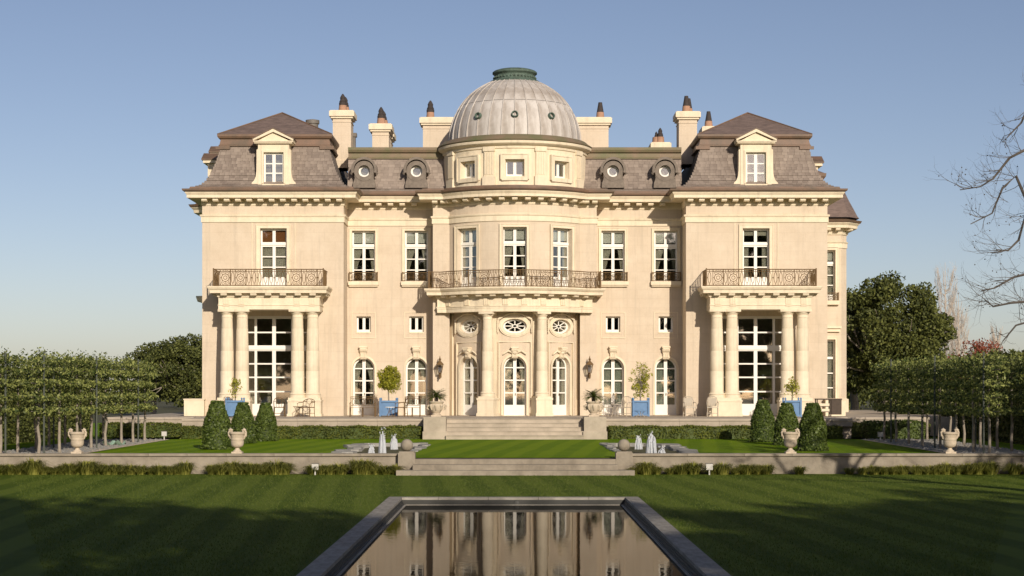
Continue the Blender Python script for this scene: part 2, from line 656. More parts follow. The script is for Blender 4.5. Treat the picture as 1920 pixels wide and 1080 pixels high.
def np_mesh(name, verts, quads, material):
    me = bpy.data.meshes.new(name)
    nv, nf, k = len(verts), len(quads), quads.shape[1]
    me.vertices.add(nv)
    me.vertices.foreach_set('co', np.ascontiguousarray(verts, dtype=np.float32).ravel())
    me.loops.add(nf * k)
    me.loops.foreach_set('vertex_index', np.ascontiguousarray(quads, dtype=np.int32).ravel())
    me.polygons.add(nf)
    me.polygons.foreach_set('loop_start', np.arange(0, nf * k, k, dtype=np.int32))
    me.update(calc_edges=True)
    me.materials.append(MATS[material])
    return me


def leaf_mesh(name, pts, size, material, aspect=0.55, out=None, spread=1.0):
    """one small four-sided leaf at every point; 'out' gives a preferred facing per point"""
    n = len(pts)
    d = rng.normal(size=(n, 3))
    if out is not None:
        d = out * 1.0 + d * spread
    d /= np.linalg.norm(d, axis=1, keepdims=True) + 1e-9
    r = rng.normal(size=(n, 3))
    u = np.cross(d, r)
    u /= np.linalg.norm(u, axis=1, keepdims=True) + 1e-9
    w = np.cross(d, u)
    s = (size * rng.uniform(0.6, 1.35, size=(n, 1)))
    u, w = u * s * 0.5, w * s * 0.5 * aspect
    v = np.stack([pts - u, pts - w, pts + u, pts + w], axis=1).reshape(-1, 3)
    q = np.arange(4 * n).reshape(n, 4)
    return np_mesh(name, v, q, material)


def clump_points(centres, radius, per, squash=(1, 1, 1)):
    out = []
    for c in centres:
        p = rng.normal(size=(per, 3))
        p /= np.linalg.norm(p, axis=1, keepdims=True)
        p *= (radius * rng.uniform(0.55, 1.05, size=(per, 1))) * rng.uniform(0.75, 1.25)
        out.append(np.array(c) + p * np.array(squash))
    return np.concatenate(out)


# ------------------------------------------------------------------ the ground and the lawns
UP0, UP1 = -0.90, -1.00            # upper lawn level by the terrace and by the retaining wall
LOW = -1.53                        # lower lawn
YW = -31.7                         # face of the retaining wall
YT = -11.2                         # edge of the terrace


def sheet(name, pts, material):
    me = bpy.data.meshes.new(name)
    me.from_pydata(pts, [], [tuple(range(len(pts)))])
    me.materials.append(MATS[material])
    return structure(place(name, me))


ground = MB()
ground.add([(-900, YW + 0.45, -1.02), (900, YW + 0.45, -1.02), (900, 2500, -1.02), (-900, 2500, -1.02),
            (-900, -900, -2.40), (900, -900, -2.40), (900, YW + 0.45, -2.40), (-900, YW + 0.45, -2.40)],
           [(0, 1, 2, 3), (4, 5, 6, 7), (7, 6, 1, 0)])
structure(ground.build('ground', 'ground'))
# lower lawn with the pool left open
PX0, PX1 = -3.32, 3.20
PY0, PY1 = -78.0, -44.7
lw = MB()
LX = 220.0
lw.add([(-LX, YW + 0.1, LOW), (LX, YW + 0.1, LOW), (LX, PY1, LOW), (-LX, PY1, LOW),
        (PX0, PY1, LOW), (PX1, PY1, LOW), (PX0, PY0, LOW), (PX1, PY0, LOW), (-LX, PY0, LOW), (LX, PY0, LOW),
        (-LX, -300, LOW), (LX, -300, LOW)],
       [(3, 4, 5, 2, 1, 0), (8, 6, 4, 3), (7, 9, 2, 5), (10, 11, 9, 7, 6, 8)])
structure(lw.build('lawn', 'lawn_lower'))
# upper lawn, cut round the two ponds
PONDX0, PONDX1, PONDY0, PONDY1 = 3.75, 6.15, -31.0, -18.6


def up(y):
    t = (y - (-12.4)) / (YW + 0.4 - (-12.4))
    return UP0 + (UP1 - UP0) * t


ul = MB()
for x0, x1, y0, y1 in ((-15.3, -PONDX1, YW + .3, -12.0), (PONDX1, 15.3, YW + .3, -12.0),
                       (-PONDX0, PONDX0, YW + .3, -12.0), (-PONDX1, -PONDX0, PONDY1, -12.0),
                       (PONDX0, PONDX1, PONDY1, -12.0)):
    ul.add([(x0, y0, up(y0)), (x1, y0, up(y0)), (x1, y1, up(y1)), (x0, y1, up(y1))], [(0, 1, 2, 3)])
structure(ul.build('lawn', 'lawn_upper'))
for s in (-1, 1):
    a, b = sorted((s * 15.3, s * 18.7))
    sheet('gravel_path', [(a, YW + .3, -0.985), (b, YW + .3, -0.985), (b, -12.5, -0.895), (a, -12.5, -0.895)], 'gravel')
    a, b = sorted((s * 18.7, s * 40.0))
    sheet('lawn', [(a, YW + .3, -0.98), (b, YW + .3, -0.98), (b, 30, -0.93), (a, 30, -0.93)], 'lawn_upper')

# loose pale stones on the gravel
gp = []
for s in (-1, 1):
    n = 2600
    gx = s * rng.uniform(15.4, 18.6, n)
    gy = rng.uniform(YW + .5, -12.8, n)
    gp.append(np.stack([gx, gy, -0.98 + 0.09 * (gy - YW) / 19.0 + 0.01], axis=1))
gp = np.concatenate(gp)
gv, gq = [], []
for i, p in enumerate(gp):
    s_ = random.uniform(0.02, 0.07)
    a = random.uniform(0, 3)
    ca, sa = math.cos(a) * s_, math.sin(a) * s_
    gv += [(p[0] - ca, p[1] - sa, p[2]), (p[0] + sa, p[1] - ca, p[2]), (p[0] + ca, p[1] + sa, p[2]),
           (p[0] - sa, p[1] + ca, p[2]), (p[0], p[1], p[2] + s_ * 0.7)]
    o = 5 * i
    gq += [(o, o + 1, o + 4), (o + 1, o + 2, o + 4), (o + 2, o + 3, o + 4), (o + 3, o, o + 4)]
tag(place('gravel', np_mesh('gravel', np.array(gv), np.array(gq), 'flag')),
    'loose pale gravel strewn under the pleached trees', 'gravel', kind='stuff')

# ------------------------------------------------------------------ the mansion: wall helpers
mansion = thing('mansion', 'cream stone mansion with lead dome, slate mansard roofs and columned bays', 'mansion')


def rect(x0, x1, z0, z1):
    return [(x0, z0), (x1, z0), (x1, z1), (x0, z1)]


def arch(cx, w, z0, zs, n=14, rise=None):
    r = w / 2
    rise = rise or r
    p = [(cx - r, z0), (cx + r, z0)]
    for i in range(n + 1):
        a = math.pi * i / n
        p.append((cx + r * math.cos(a), zs + rise * math.sin(a)))
    return p


def oval(cx, cz, rx, rz, n=28):
    return [(cx + rx * math.cos(2 * math.pi * i / n), cz + rz * math.sin(2 * math.pi * i / n)) for i in range(n)]


def flat_map(y0):
    return lambda s, z, d: (s, y0 + d, z)


def round_map(yc, R):
    def f(s, z, d):
        a = s / R
        return ((R - d) * math.sin(a), yc - (R - d) * math.cos(a), z)
    return f


def wall_panel(name, outline, holes, mapf, depth, material, parent, cuts=None):
    bm = bmesh.new()

    def contour(pts):
        vv = [bm.verts.new((x, z, 0)) for x, z in pts]
        return [bm.edges.new((vv[i], vv[(i + 1) % len(vv)])) for i in range(len(vv))]
    es = contour(outline)
    for h in holes:
        es += contour(h)
    bmesh.ops.triangle_fill(bm, edges=es, use_beauty=True)
    if cuts:
        for c in cuts:
            bmesh.ops.bisect_plane(bm, geom=bm.verts[:] + bm.edges[:] + bm.faces[:], plane_co=(c, 0, 0), plane_no=(1, 0, 0))
    bm.verts.index_update()
    mb = MB()
    mb.add([mapf(v.co.x, v.co.y, 0) for v in bm.verts], [tuple(v.index for v in f.verts) for f in bm.faces])
    bm.free()
    for h in holes:
        n = len(h)
        v = [mapf(x, z, 0) for x, z in h] + [mapf(x, z, depth) for x, z in h]
        mb.add(v, [(i, (i + 1) % n, (i + 1) % n + n, i + n) for i in range(n)])
    me = bpy.data.meshes.new(name)
    me.from_pydata(mb.v, [], mb.f)
    me.materials.append(MATS[material])
    return place(name, me, parent)


# ------------------------------------------------------------------ windows
PANE = {}


def pane_mesh():
    if 'u' not in PANE:
        PANE['u'] = MB().box(-.5, .5, 0, 1, -.5, .5).mesh('pane', 'glass')
    return PANE['u']


def grid_frame(cols, rows, x0, x1, z0, z1, t=0.09):
    """white joinery: solid between the pane columns and rows; y=0 is the front"""
    mb = MB()
    xs = [x0] + [v for c in cols for v in c] + [x1]
    for i in range(0, len(xs), 2):
        mb.box(xs[i], xs[i + 1], 0, t, z0, z1)
    zs = [z0] + [v for r in rows for v in r] + [z1]
    for c in cols:
        for i in range(0, len(zs), 2):
            if zs[i + 1] - zs[i] > 1e-4:
                mb.box(c[0], c[1], 0.006, t - .004, zs[i], zs[i + 1])
    return mb


FRAMES = {}


def wavy(x0, x1, z0, z1, y, folds, amp, pinch=None, n=28):
    """a hanging sheet with vertical folds; pinch(z) gives the width share left"""
    mb = MB()
    rows_ = 9
    v, f = [], []
    for k in range(rows_ + 1):
        z = z1 + (z0 - z1) * k / rows_
        sh = pinch(k / rows_) if pinch else 1.0
        for i in range(n + 1):
            t = i / n
            x = x0 + (x1 - x0) * t * sh
            v.append((x, y + amp * math.sin(folds * 2 * math.pi * t) * (0.6 + 0.4 * math.sin(3.1 * t + k)), z))
    for k in range(rows_):
        for i in range(n):
            a = k * (n + 1) + i
            f.append((a, a + 1, a + n + 2, a + n + 1))
    return mb.add(v, f)


def curtains(win, w, z0, z1, style, matname='curtain'):
    h = w / 2
    y = 0.15

    def pl(t):
        return 1.0 - 0.62 * max(0.0, math.sin(math.pi * min(1, t * 0.95)) ** 1.2)

    def pl2(t):
        return 1.0 - 0.72 * t ** 0.7
    if style == 'tied':
        a, b = (-h, -h * 0.08), (h, h * 0.08)
        for p in (a, b):
            wavy(p[0], p[1], z0, z1, y, 5, 0.03, pl).build('curtain', matname, win, True)
    elif style == 'left':
        wavy(-h, h * 0.1, z0 + (z1 - z0) * .3, z1, y, 5, 0.03, pl2).build('curtain', matname, win, True)
        wavy(h, h * 0.35, z0, z1, y, 3, 0.03, pl2).build('curtain', matname, win, True)
    elif style == 'full':
        for p in ((-h, -0.02), (0.02, h)):
            wavy(p[0], p[1], z0, z1, y, 6, 0.035).build('curtain', matname, win, True)
    elif style == 'sides':
        for p in ((-h, -h * .55), (h, h * .55)):
            wavy(p[0], p[1], z0, z1, y, 4, 0.03).build('curtain', matname, win, True)


def pane_at(win, x0, x1, z0, z1, y=0.04):
    return place('pane', pane_mesh(), win, ((x0 + x1) / 2, y, (z0 + z1) / 2), None, (x1 - x0, 0.008, z1 - z0))


def grid_window(key, loc, rotz, x0, x1, z0, z1, cols, rows, name='window', parent=None, t=0.09):
    """loc is on the opening's sill line at the face of the frame"""
    if key not in FRAMES:
        FRAMES[key] = grid_frame(cols, rows, x0, x1, z0, z1, t).mesh('window_frame', 'white_paint')
    w = place(name, FRAMES[key], parent or mansion, loc, (0, 0, rotz))
    for c in cols:
        for r in rows:
            pane_at(w, c[0], c[1], r[0], r[1])
    return w


def two_cols(w, fr=0.085, mid=0.15):
    return [(-w / 2 + fr, -mid / 2), (mid / 2, w / 2 - fr)]


def french(loc, rotz, w, h, panel, style=None, blind=None, cm='curtain'):
    """transom light over a pair of three-pane leaves"""
    tr0 = h - 0.80
    rows, z = [], panel + 0.06
    step = (tr0 - 0.06 - z) / 3
    for i in range(3):
        rows.append((z + i * step, z + (i + 1) * step - 0.055))
    rows.append((tr0 + 0.12, h - 0.10))
    win = grid_window('f%.2f%.2f%.2f' % (w, h, panel), loc, rotz, -w / 2, w / 2, 0, h, two_cols(w), rows)
    MB().box(-w / 2 + .01, w / 2 - .01, -0.035, -0.002, tr0 - .03, tr0 + .09).build('transom', 'white_paint', win)
    if blind:
        b, zb = blind
        MB().box(-w / 2 + .05, w / 2 - .05, 0.12, 0.13, h - zb, h - .02).build('blind', b, win)
    if style:
        curtains(win, w - .1, 0.05, tr0 + .06, style, cm)
    return win


def arch_window(loc, rotz, w, zs, panel=0.5, style=None, cm='curtain'):
    """round-headed pair of glazed doors: w wide, springing at zs"""
    r = w / 2
    fr, mid = 0.09, 0.17
    key = 'arch%.2f%.2f' % (w, zs)
    step = (zs - panel) / 3
    rows = [(panel + i * step + 0.03, panel + (i + 1) * step - 0.03) for i in range(3)]
    cols = two_cols(w, fr, mid)
    ri = r - fr
    q = [(mid / 2 + 0.0, zs + 0.03)]
    n = 10
    a0 = math.asin(0.03 / ri)
    a1 = math.acos((mid / 2) / ri)
    qp = [(ri * math.cos(a0 + (a1 - a0) * i / n), zs + ri * math.sin(a0 + (a1 - a0) * i / n)) for i in range(n + 1)] + q
    if key not in FRAMES:
        mb = grid_frame(cols, rows, -r, r, 0, zs + 0.03)
        th = [math.pi * i / 18 for i in range(19)]
        zb = zs + 0.03
        v, f = [], []
        for y in (0, 0.09):
            for a in th:
                v.append((r * math.cos(a), y, max(zb, zs + r * math.sin(a))))
            for a in th:
                v.append((ri * math.cos(a), y, max(zb, zs + ri * math.sin(a))))
        m = 19
        for i in range(18):
            f += [(i, i + 1, i + 1 + m, i + m), (i + 2 * m, i + 3 * m, i + 1 + 3 * m, i + 1 + 2 * m),
                  (i, i + 2 * m, i + 1 + 2 * m, i + 1), (i + m, i + 1 + m, i + 1 + 3 * m, i + 3 * m)]
        mb.add(v, f)
        mb.box(-mid / 2, mid / 2, 0.002, 0.088, zb, zs + ri * 0.99)
        FRAMES[key] = mb.mesh('window_frame', 'white_paint')
        FRAMES[key + 'q'] = MB().prism_xz(qp, 0.04, 0.048).mesh('pane', 'glass')
    win = place('glazed_door', FRAMES[key], mansion, loc, (0, 0, rotz))
    for c in cols:
        for rw in rows:
            pane_at(win, c[0], c[1], rw[0], rw[1])
    place('pane', FRAMES[key + 'q'], win)
    place('pane', FRAMES[key + 'q'], win, (0, 0.088, 0), (0, 0, math.pi))
    MB().tube([(0.03, -0.05, 1.0), (0.03, -0.06, 1.12)], 0.018, 5).build('door_handle', 'brass', win)
    if style:
        curtains(win, w - .1, 0.1, zs + r * .75, style, cm)
    return win


# ------------------------------------------------------------------ the mansion: plan
XW0, XW1, YF = 8.6, 15.7, -2.0          # wings
YCB, RB, TB = 1.4, 4.2, R_(52)          # bow: centre, radius, half angle
XB, YB = RB * math.sin(TB), YCB - RB * math.cos(TB)
XP = 4.15                               # outer edge of the piers beside the bow
BACK = 13.0
ZE = 10.5                               # underside of the main cornice


def bow_arc(n=26, a=TB):
    return [(RB * math.sin(-a + 2 * a * i / n), YCB - RB * math.cos(-a + 2 * a * i / n)) for i in range(n + 1)]


PATH = [(-XW1, BACK), (-XW1, YF), (-XW0, YF), (-XW0, 0), (-XP, 0), (-XP, YB)] + bow_arc() + \
       [(XP, YB), (XP, 0), (XW0, 0), (XW0, YF), (XW1, YF), (XW1, BACK)]

WC = 12.12                              # centre line of each wing
RX = (5.05, 7.76)                       # window axes of the recessed walls
GA = R_(35)                             # angle of the bow's side openings
RG, GG, TG = 3.75, R_(38.5), R_(61.5)   # ground floor of the bow stands back behind the columns

# walls with their openings
for s in (-1, 1):
    c = s * WC
    a, b = sorted((s * XW0, s * XW1))
    wall_panel('wall', rect(a, b, -0.1, ZE + .3),
               [rect(c - .67, c + .67, 6.42, 9.42), rect(c - 1.78, c + 1.78, 0.02, 5.02)],
               flat_map(YF), 0.34, 'stone', mansion)
    a, b = sorted((s * XP, s * XW0))
    holes = []
    for x in RX:
        x *= s
        holes += [rect(x - .6, x + .6, 6.88, 9.48), rect(x - .37, x + .37, 4.28, 5.08), arch(x, 1.12, 0.02, 2.40)]
    wall_panel('wall', rect(a, b, -0.1, ZE + .3), holes, flat_map(0), 0.34, 'stone', mansion)
    # returns, sides and piers
    MB().box(*sorted((s * XW0, s * (XW0 + .3))), YF + .02, 0.3, -0.1, ZE + .3).build('wall', 'stone', mansion)
    MB().box(*sorted((s * (XW1 - .3), s * (XW1 - .002))), YF + .02, BACK, -0.1, ZE + .3).build('wall', 'stone', mansion)
    MB().box(*sorted((s * XB, s * XP)), YB, 0.2, -0.1, ZE + .3).build('pier', 'stone', mansion)
MB().box(-XW1 + .3, XW1 - .3, BACK - .3, BACK, -0.1, ZE + .3).build('wall', 'stone', mansion)
cuts = [RB * R_(a) for a in range(-50, 51, 4)]
SG = RB * GA
wall_panel('bow_wall', rect(-RB * TB, RB * TB, 5.7, ZE + .3),
           [rect(-.6, .6, 6.42, 9.42), rect(-SG - .6, -SG + .6, 6.42, 9.42), rect(SG - .6, SG + .6, 6.42, 9.42)],
           round_map(YCB, RB), 0.42, 'stone', mansion, cuts)
holes = []
for k in (-1, 0, 1):
    holes += [arch(k * RG * GG, 1.16, 0.02, 2.42), oval(k * RG * GG, 4.50, 0.60, 0.36)]
wall_panel('bow_wall', rect(-RG * TG, RG * TG, -0.1, 5.7), holes, round_map(YCB, RG), 0.36, 'stone', mansion, [RG * R_(a) for a in range(-60, 61, 4)])

# interior: floors, back wall, partitions (dim rooms behind the glass)
inn = MB()
inn.box(-15.4, 15.4, 6.0, 6.2, 0, 11)
for z in (-.06, 5.75, 11.1):
    inn.box(-15.38, -8.62, YF + .4, 5.98, z, z + .05)
    inn.box(8.62, 15.38, YF + .4, 5.98, z, z + .05)
    inn.box(-8.58, 8.58, .4, 5.98, z, z + .05)
    inn.prism_xy([(x * .84, YCB + (y - YCB) * .84) for x, y in bow_arc(12)], z + .001, z + .049)
inn.build('interior', 'interior', mansion)
for x in (-8.9, -6.4, -4.0, 4.0, 6.4, 8.9):
    MB().box(x - .06, x + .06, .45, 5.95, 0, 11).build('partition', 'interior', mansion)

# main cornice, gutter, frieze bands
cor = MB().sweep(PATH, [(0, ZE + .06), (.03, ZE + .06), (.05, ZE + .12), (.05, ZE + .39), (.66, ZE + .39),
                        (.66, ZE + .52), (.68, ZE + .55), (.74, ZE + .64), (.74, ZE + .68), (0, ZE + .68)]).build('cornice', 'stone_trim', mansion)
MB().sweep(PATH, [(0, ZE + .69), (.80, ZE + .69), (.86, ZE + .74), (.87, ZE + .82), (.55, ZE + .86), (.52, ZE + .95), (.40, ZE + .97),
                  (0, ZE + 1.0)]).build('gutter', 'copper', mansion)
MB().sweep(PATH, [(.002, 9.72), (.05, 9.72), (.05, 9.98), (.09, 10.0), (.11, 10.06), (.11, 10.09), (.002, 10.12)]).build('frieze_band', 'stone_trim', mansion)

MOD = MB().prism_yz([(0, 0), (0, -.145), (-.32, -.145), (-.37, -.10), (-.38, 0)], -.135, .135).mesh('modillion', 'stone_trim')


def modillions(path, parent, z, inset, spacing, mesh=MOD, scale=None):
    for i in range(len(path) - 1):
        a, b = Vector(path[i]), Vector(path[i + 1])
        L = (b - a).length
        d = (b - a) / L
        n = Vector((d.y, -d.x))
        k = max(1, round(L / spacing))
        for j in range(k):
            p = a + d * (L * (j + .5) / k) + n * inset
            place('modillion', mesh, parent, (p.x, p.y, z), (0, 0, math.atan2(d.y, d.x)), scale)


ARC10 = bow_arc(12)
modillions([(-XW1 - .1, YF), (-XW0 + .1, YF)], cor, ZE + .368, .162, .56)
modillions([(XW0 - .1, YF), (XW1 + .1, YF)], cor, ZE + .368, .162, .56)
modillions([(-XW0 + .75, 0), (-XP - .7, 0)], cor, ZE + .368, .162, .56)
modillions([(XP + .7, 0), (XW0 - .75, 0)], cor, ZE + .368, .162, .56)
modillions([(-XP - .1, YB), (-XB - .1, YB)], cor, ZE + .368, .162, .56)
modillions([(XB + .1, YB), (XP + .1, YB)], cor, ZE + .368, .162, .56)
modillions(bow_arc(13), cor, ZE + .368, .162, .58)


def surround(x0, x1, z0, z1, t, p, mapy, name='window_surround', bottom=False, parent=None, loc=None, rot=None):
    mb = MB()
    mb.box(x0 - t, x0, mapy - p, mapy - .002, z0, z1 + t)
    mb.box(x1, x1 + t, mapy - p, mapy - .002, z0, z1 + t)
    mb.box(x0, x1, mapy - p, mapy - .002, z1, z1 + t)
    if bottom:
        mb.box(x0 - t, x1 + t, mapy - p - .01, mapy - .002, z0 - t, z0)
    # thin raised edge round the outside
    e = .035
    q = p + .025
    mb.box(x0 - t - e, x0 - t, mapy - q, mapy - .002, z0, z1 + t + e)
    mb.box(x1 + t, x1 + t + e, mapy - q, mapy - .002, z0, z1 + t + e)
    mb.box(x0 - t, x1 + t, mapy - q, mapy - .002, z1 + t, z1 + t + e)
    return mb.build(name, 'stone_trim', parent or mansion, loc=loc, rot=rot)


# ---- iron railing panels (shared)
def ell(cx, cz, rx, rz, n=14):
    return [(cx + rx * math.cos(2 * math.pi * i / n), 0, cz + rz * math.sin(2 * math.pi * i / n)) for i in range(n)]


RH = 0.80
oval_panel = MB()
oval_panel.tube(ell(0, RH * .5, .075, RH * .34), .013, 4, True)
oval_panel.tube([(-.13, 0, 0), (-.13, 0, RH)], .014, 4)
oval_panel.tube([(0, 0, 0), (0, 0, RH * .16)], .012, 4).tube([(0, 0, RH * .84), (0, 0, RH)], .012, 4)
oval_panel.tube(ell(-.13, RH * .5, .03, .03, 6), .012, 4, True)
OVAL = oval_panel.mesh('baluster', 'iron')
circ = MB()
circ.tube(ell(0, RH * .5, .185, .185, 18), .016, 4, True).tube(ell(0, RH * .5, .09, .09, 10), .014, 4, True)
for sx in (-1, 1):
    circ.tube([(sx * .26, 0, 0), (sx * .26, 0, RH)], .014, 4)
    for sz in (-1, 1):
        circ.tube([(sx * .13, 0, RH * .5 + sz * .13), (sx * .19, 0, RH * .5 + sz * .25), (sx * .24, 0, RH * .5 + sz * .36)], .012, 4)
        circ.tube(ell(sx * .10, RH * .5 + sz * .30, .055, .055, 8), .011, 4, True)
    circ.tube([(sx * .185, 0, RH * .5), (sx * .26, 0, RH * .5)], .012, 4)
for sz in (-1, 1):
    circ.tube([(0, 0, RH * .5 + sz * .185), (0, 0, RH * .5 + sz * RH * .5)], .012, 4)
CIRC = circ.mesh('railing_rosette', 'iron')


def railing(path, z, seq, name='railing', posts=()):
    """path of plan points; seq: list of (distance along path, mesh)"""
    mb = MB()
    pts = [Vector(p) for p in path]
    mb.tube([(p.x, p.y, z + RH + .03) for p in pts], .026, 5)
    mb.tube([(p.x, p.y, z + .04) for p in pts], .02, 4)
    mb.tube([(p.x, p.y, z + RH - .07) for p in pts], .013, 4)
    for p in posts:
        mb.box(p[0] - .03, p[0] + .03, p[1] - .03, p[1] + .03, z, z + RH + .09)
    r = mb.build(name, 'iron', mansion)
    for dist, me in seq:
        acc = 0
        for i in range(len(pts) - 1):
            L = (pts[i + 1] - pts[i]).length
            if acc + L >= dist:
                p = pts[i] + (pts[i + 1] - pts[i]) * ((dist - acc) / L)
                d = (pts[i + 1] - pts[i])
                place(me.name.split('.')[0], me, r, (p.x, p.y, z + .02), (0, 0, math.atan2(d.y, d.x)))
                break
            acc += L
    return r


SMALL = MB()
for i in range(5):
    x = -.52 + i * .26
    SMALL.tube(ell(x, .22, .10, .13, 12), .012, 4, True).tube(ell(x, .22, .045, .045, 8), .011, 4, True)
    SMALL.tube([(x + .13, 0, 0), (x + .13, 0, .42)], .012, 4)
SMALL.tube([(-.72, 0, .44), (.72, 0, .44)], .022, 5).tube([(-.72, 0, .03), (.72, 0, .03)], .018, 4)
for sx in (-1, 1):
    SMALL.box(sx * .72 - .025, sx * .72 + .025, -.025, .025, 0, .48)
    SMALL.tube([(sx * .72, 0, .44), (sx * .72, .16, .44)], .018, 4).tube([(sx * .72, 0, .03), (sx * .72, .16, .03)], .016, 4)
SMALL_ME = SMALL.mesh('window_railing', 'iron')
KEY = MB().prism_yz([(.02, -.10), (-.09, -.10), (-.13, -.02), (-.12, .12), (-.16, .24), (-.25, .33), (-.29, .42), (-.26, .48), (.02, .48)], -.16, .16)
KEY.prism_yz([(.02, .481), (-.30, .481), (-.30, .56), (.02, .56)], -.21, .21)
KEY.prism_yz([(.02, .20), (-.17, .26), (-.24, .34), (-.25, .42), (-.2, .47), (.02, .47)], -.19, -.161).prism_yz([(.02, .20), (-.17, .26), (-.24, .34), (-.25, .42), (-.2, .47), (.02, .47)], .161, .19)
for i in range(3):
    KEY.box(-.12 + i * .09, -.06 + i * .09, -.15, -.05, -.02, .16)
KEY_ME = KEY.mesh('keystone', 'stone_trim')


def arch_trim(cx, w, z0, zs, yf, rotz=0, loc=None):
    r = w / 2 + .002
    pts_o, pts_i = [], []
    for i in range(17):
        a = math.pi * i / 16
        pts_i.append((r * math.cos(a), zs + r * math.sin(a)))
        pts_o.append(((r + .10) * math.cos(a), zs + (r + .10) * math.sin(a)))
    mb = MB()
    n = 17
    v = [(x, -.045, z) for x, z in pts_o] + [(x, -.045, z) for x, z in pts_i] + [(x, .02, z) for x, z in pts_o] + [(x, .02, z) for x, z in pts_i]
    f = []
    for i in range(n - 1):
        j = i + 1
        f += [(i, j, j + n, i + n), (j, i, i + 2 * n, j + 2 * n), (i + n, j + n, j + 3 * n, i + 3 * n)]
    mb.add(v, f)
    for sx in (-1, 1):
        a, b = sorted((sx * r, sx * (r + .10)))
        mb.box(a, b, -.045, .02, z0, zs - .001)
    return mb.build('door_surround', 'stone_trim', mansion, loc=loc or (cx, yf, 0), rot=(0, 0, rotz))


# ---- openings of the recessed walls
STY = {(-1, 0): ('left', 'sides'), (-1, 1): ('left', 'tied'), (1, 0): ('left', 'full'), (1, 1): ('left', 'full')}
for s in (-1, 1):
    for k, x in enumerate(RX):
        x *= s
        french((x, .20, 6.88), 0, 1.2, 2.6, 0.0, 'left', ('blind', .62))
        surround(x - .6, x + .6, 6.90, 9.48, .10, .04, 0)
        MB().box(x - .78, x + .78, -.20, .30, 6.68, 6.872).box(x - .74, x + .74, -.14, -.002, 6.60, 6.678).build('window_sill', 'stone_trim', mansion)
        place('window_railing', SMALL_ME, mansion, (x, -.15, 6.875))
        grid_window('mezz', (x, .2, 4.28), 0, -.37, .37, 0, .8, two_cols(.74, .09, .14), [(.12, .72)])
        MB().box(x - .37, x + .37, -.03, .22, 4.20, 4.279).build('window_sill', 'stone_trim', mansion)
        fr = MB()
        for a, b, c, d in ((-.62, -.585, 3.95, 5.30), (.585, .62, 3.95, 5.30), (-.585, .585, 5.265, 5.30), (-.585, .585, 3.95, 3.985)):
            fr.box(x + a, x + b, -.03, -.002, c, d)
        fr.build('panel_moulding', 'stone_trim', mansion)
        st = {(-1, 1): ('tied', 'curtain'), (-1, 0): ('tied', 'curtain'), (1, 0): ('full', 'curtain_green'), (1, 1): ('full', 'curtain_green')}[(s, k)]
        arch_window((x, .22, 0.02), 0, 1.12, 2.38, style=st[0], cm=st[1])
        arch_trim(x, 1.12, 0.02, 2.40, 0)
        place('keystone', KEY_ME, mansion, (x, 0.0, 2.98))

# ---- wings: second-floor windows, balconies, porticoes
COLP = [(.40, 0), (.40, .10), (.385, .12), (.41, .17), (.385, .22), (.35, .24), (.335, .30), (.333, 1.3), (.326, 1.31), (.331, 1.32),
        (.318, 2.3), (.31, 2.31), (.315, 2.32), (.288, 3.4), (.281, 3.41), (.284, 3.42), (.268, 3.93), (.285, 3.95), (.285, 3.99), (.268, 4.0),
        (.265, 4.10), (.29, 4.12), (.36, 4.22), (.36, 4.235)]
COL_ME = finish(MB().lathe(COLP, 28).mesh('column', 'stone_trim'), True)
ABA = MB().box(-.40, .40, -.40, .40, 4.236, 4.35).box(-.42, .42, -.42, .42, -.12, -.001).mesh('column', 'stone_trim')
PLY = YF - 1.30

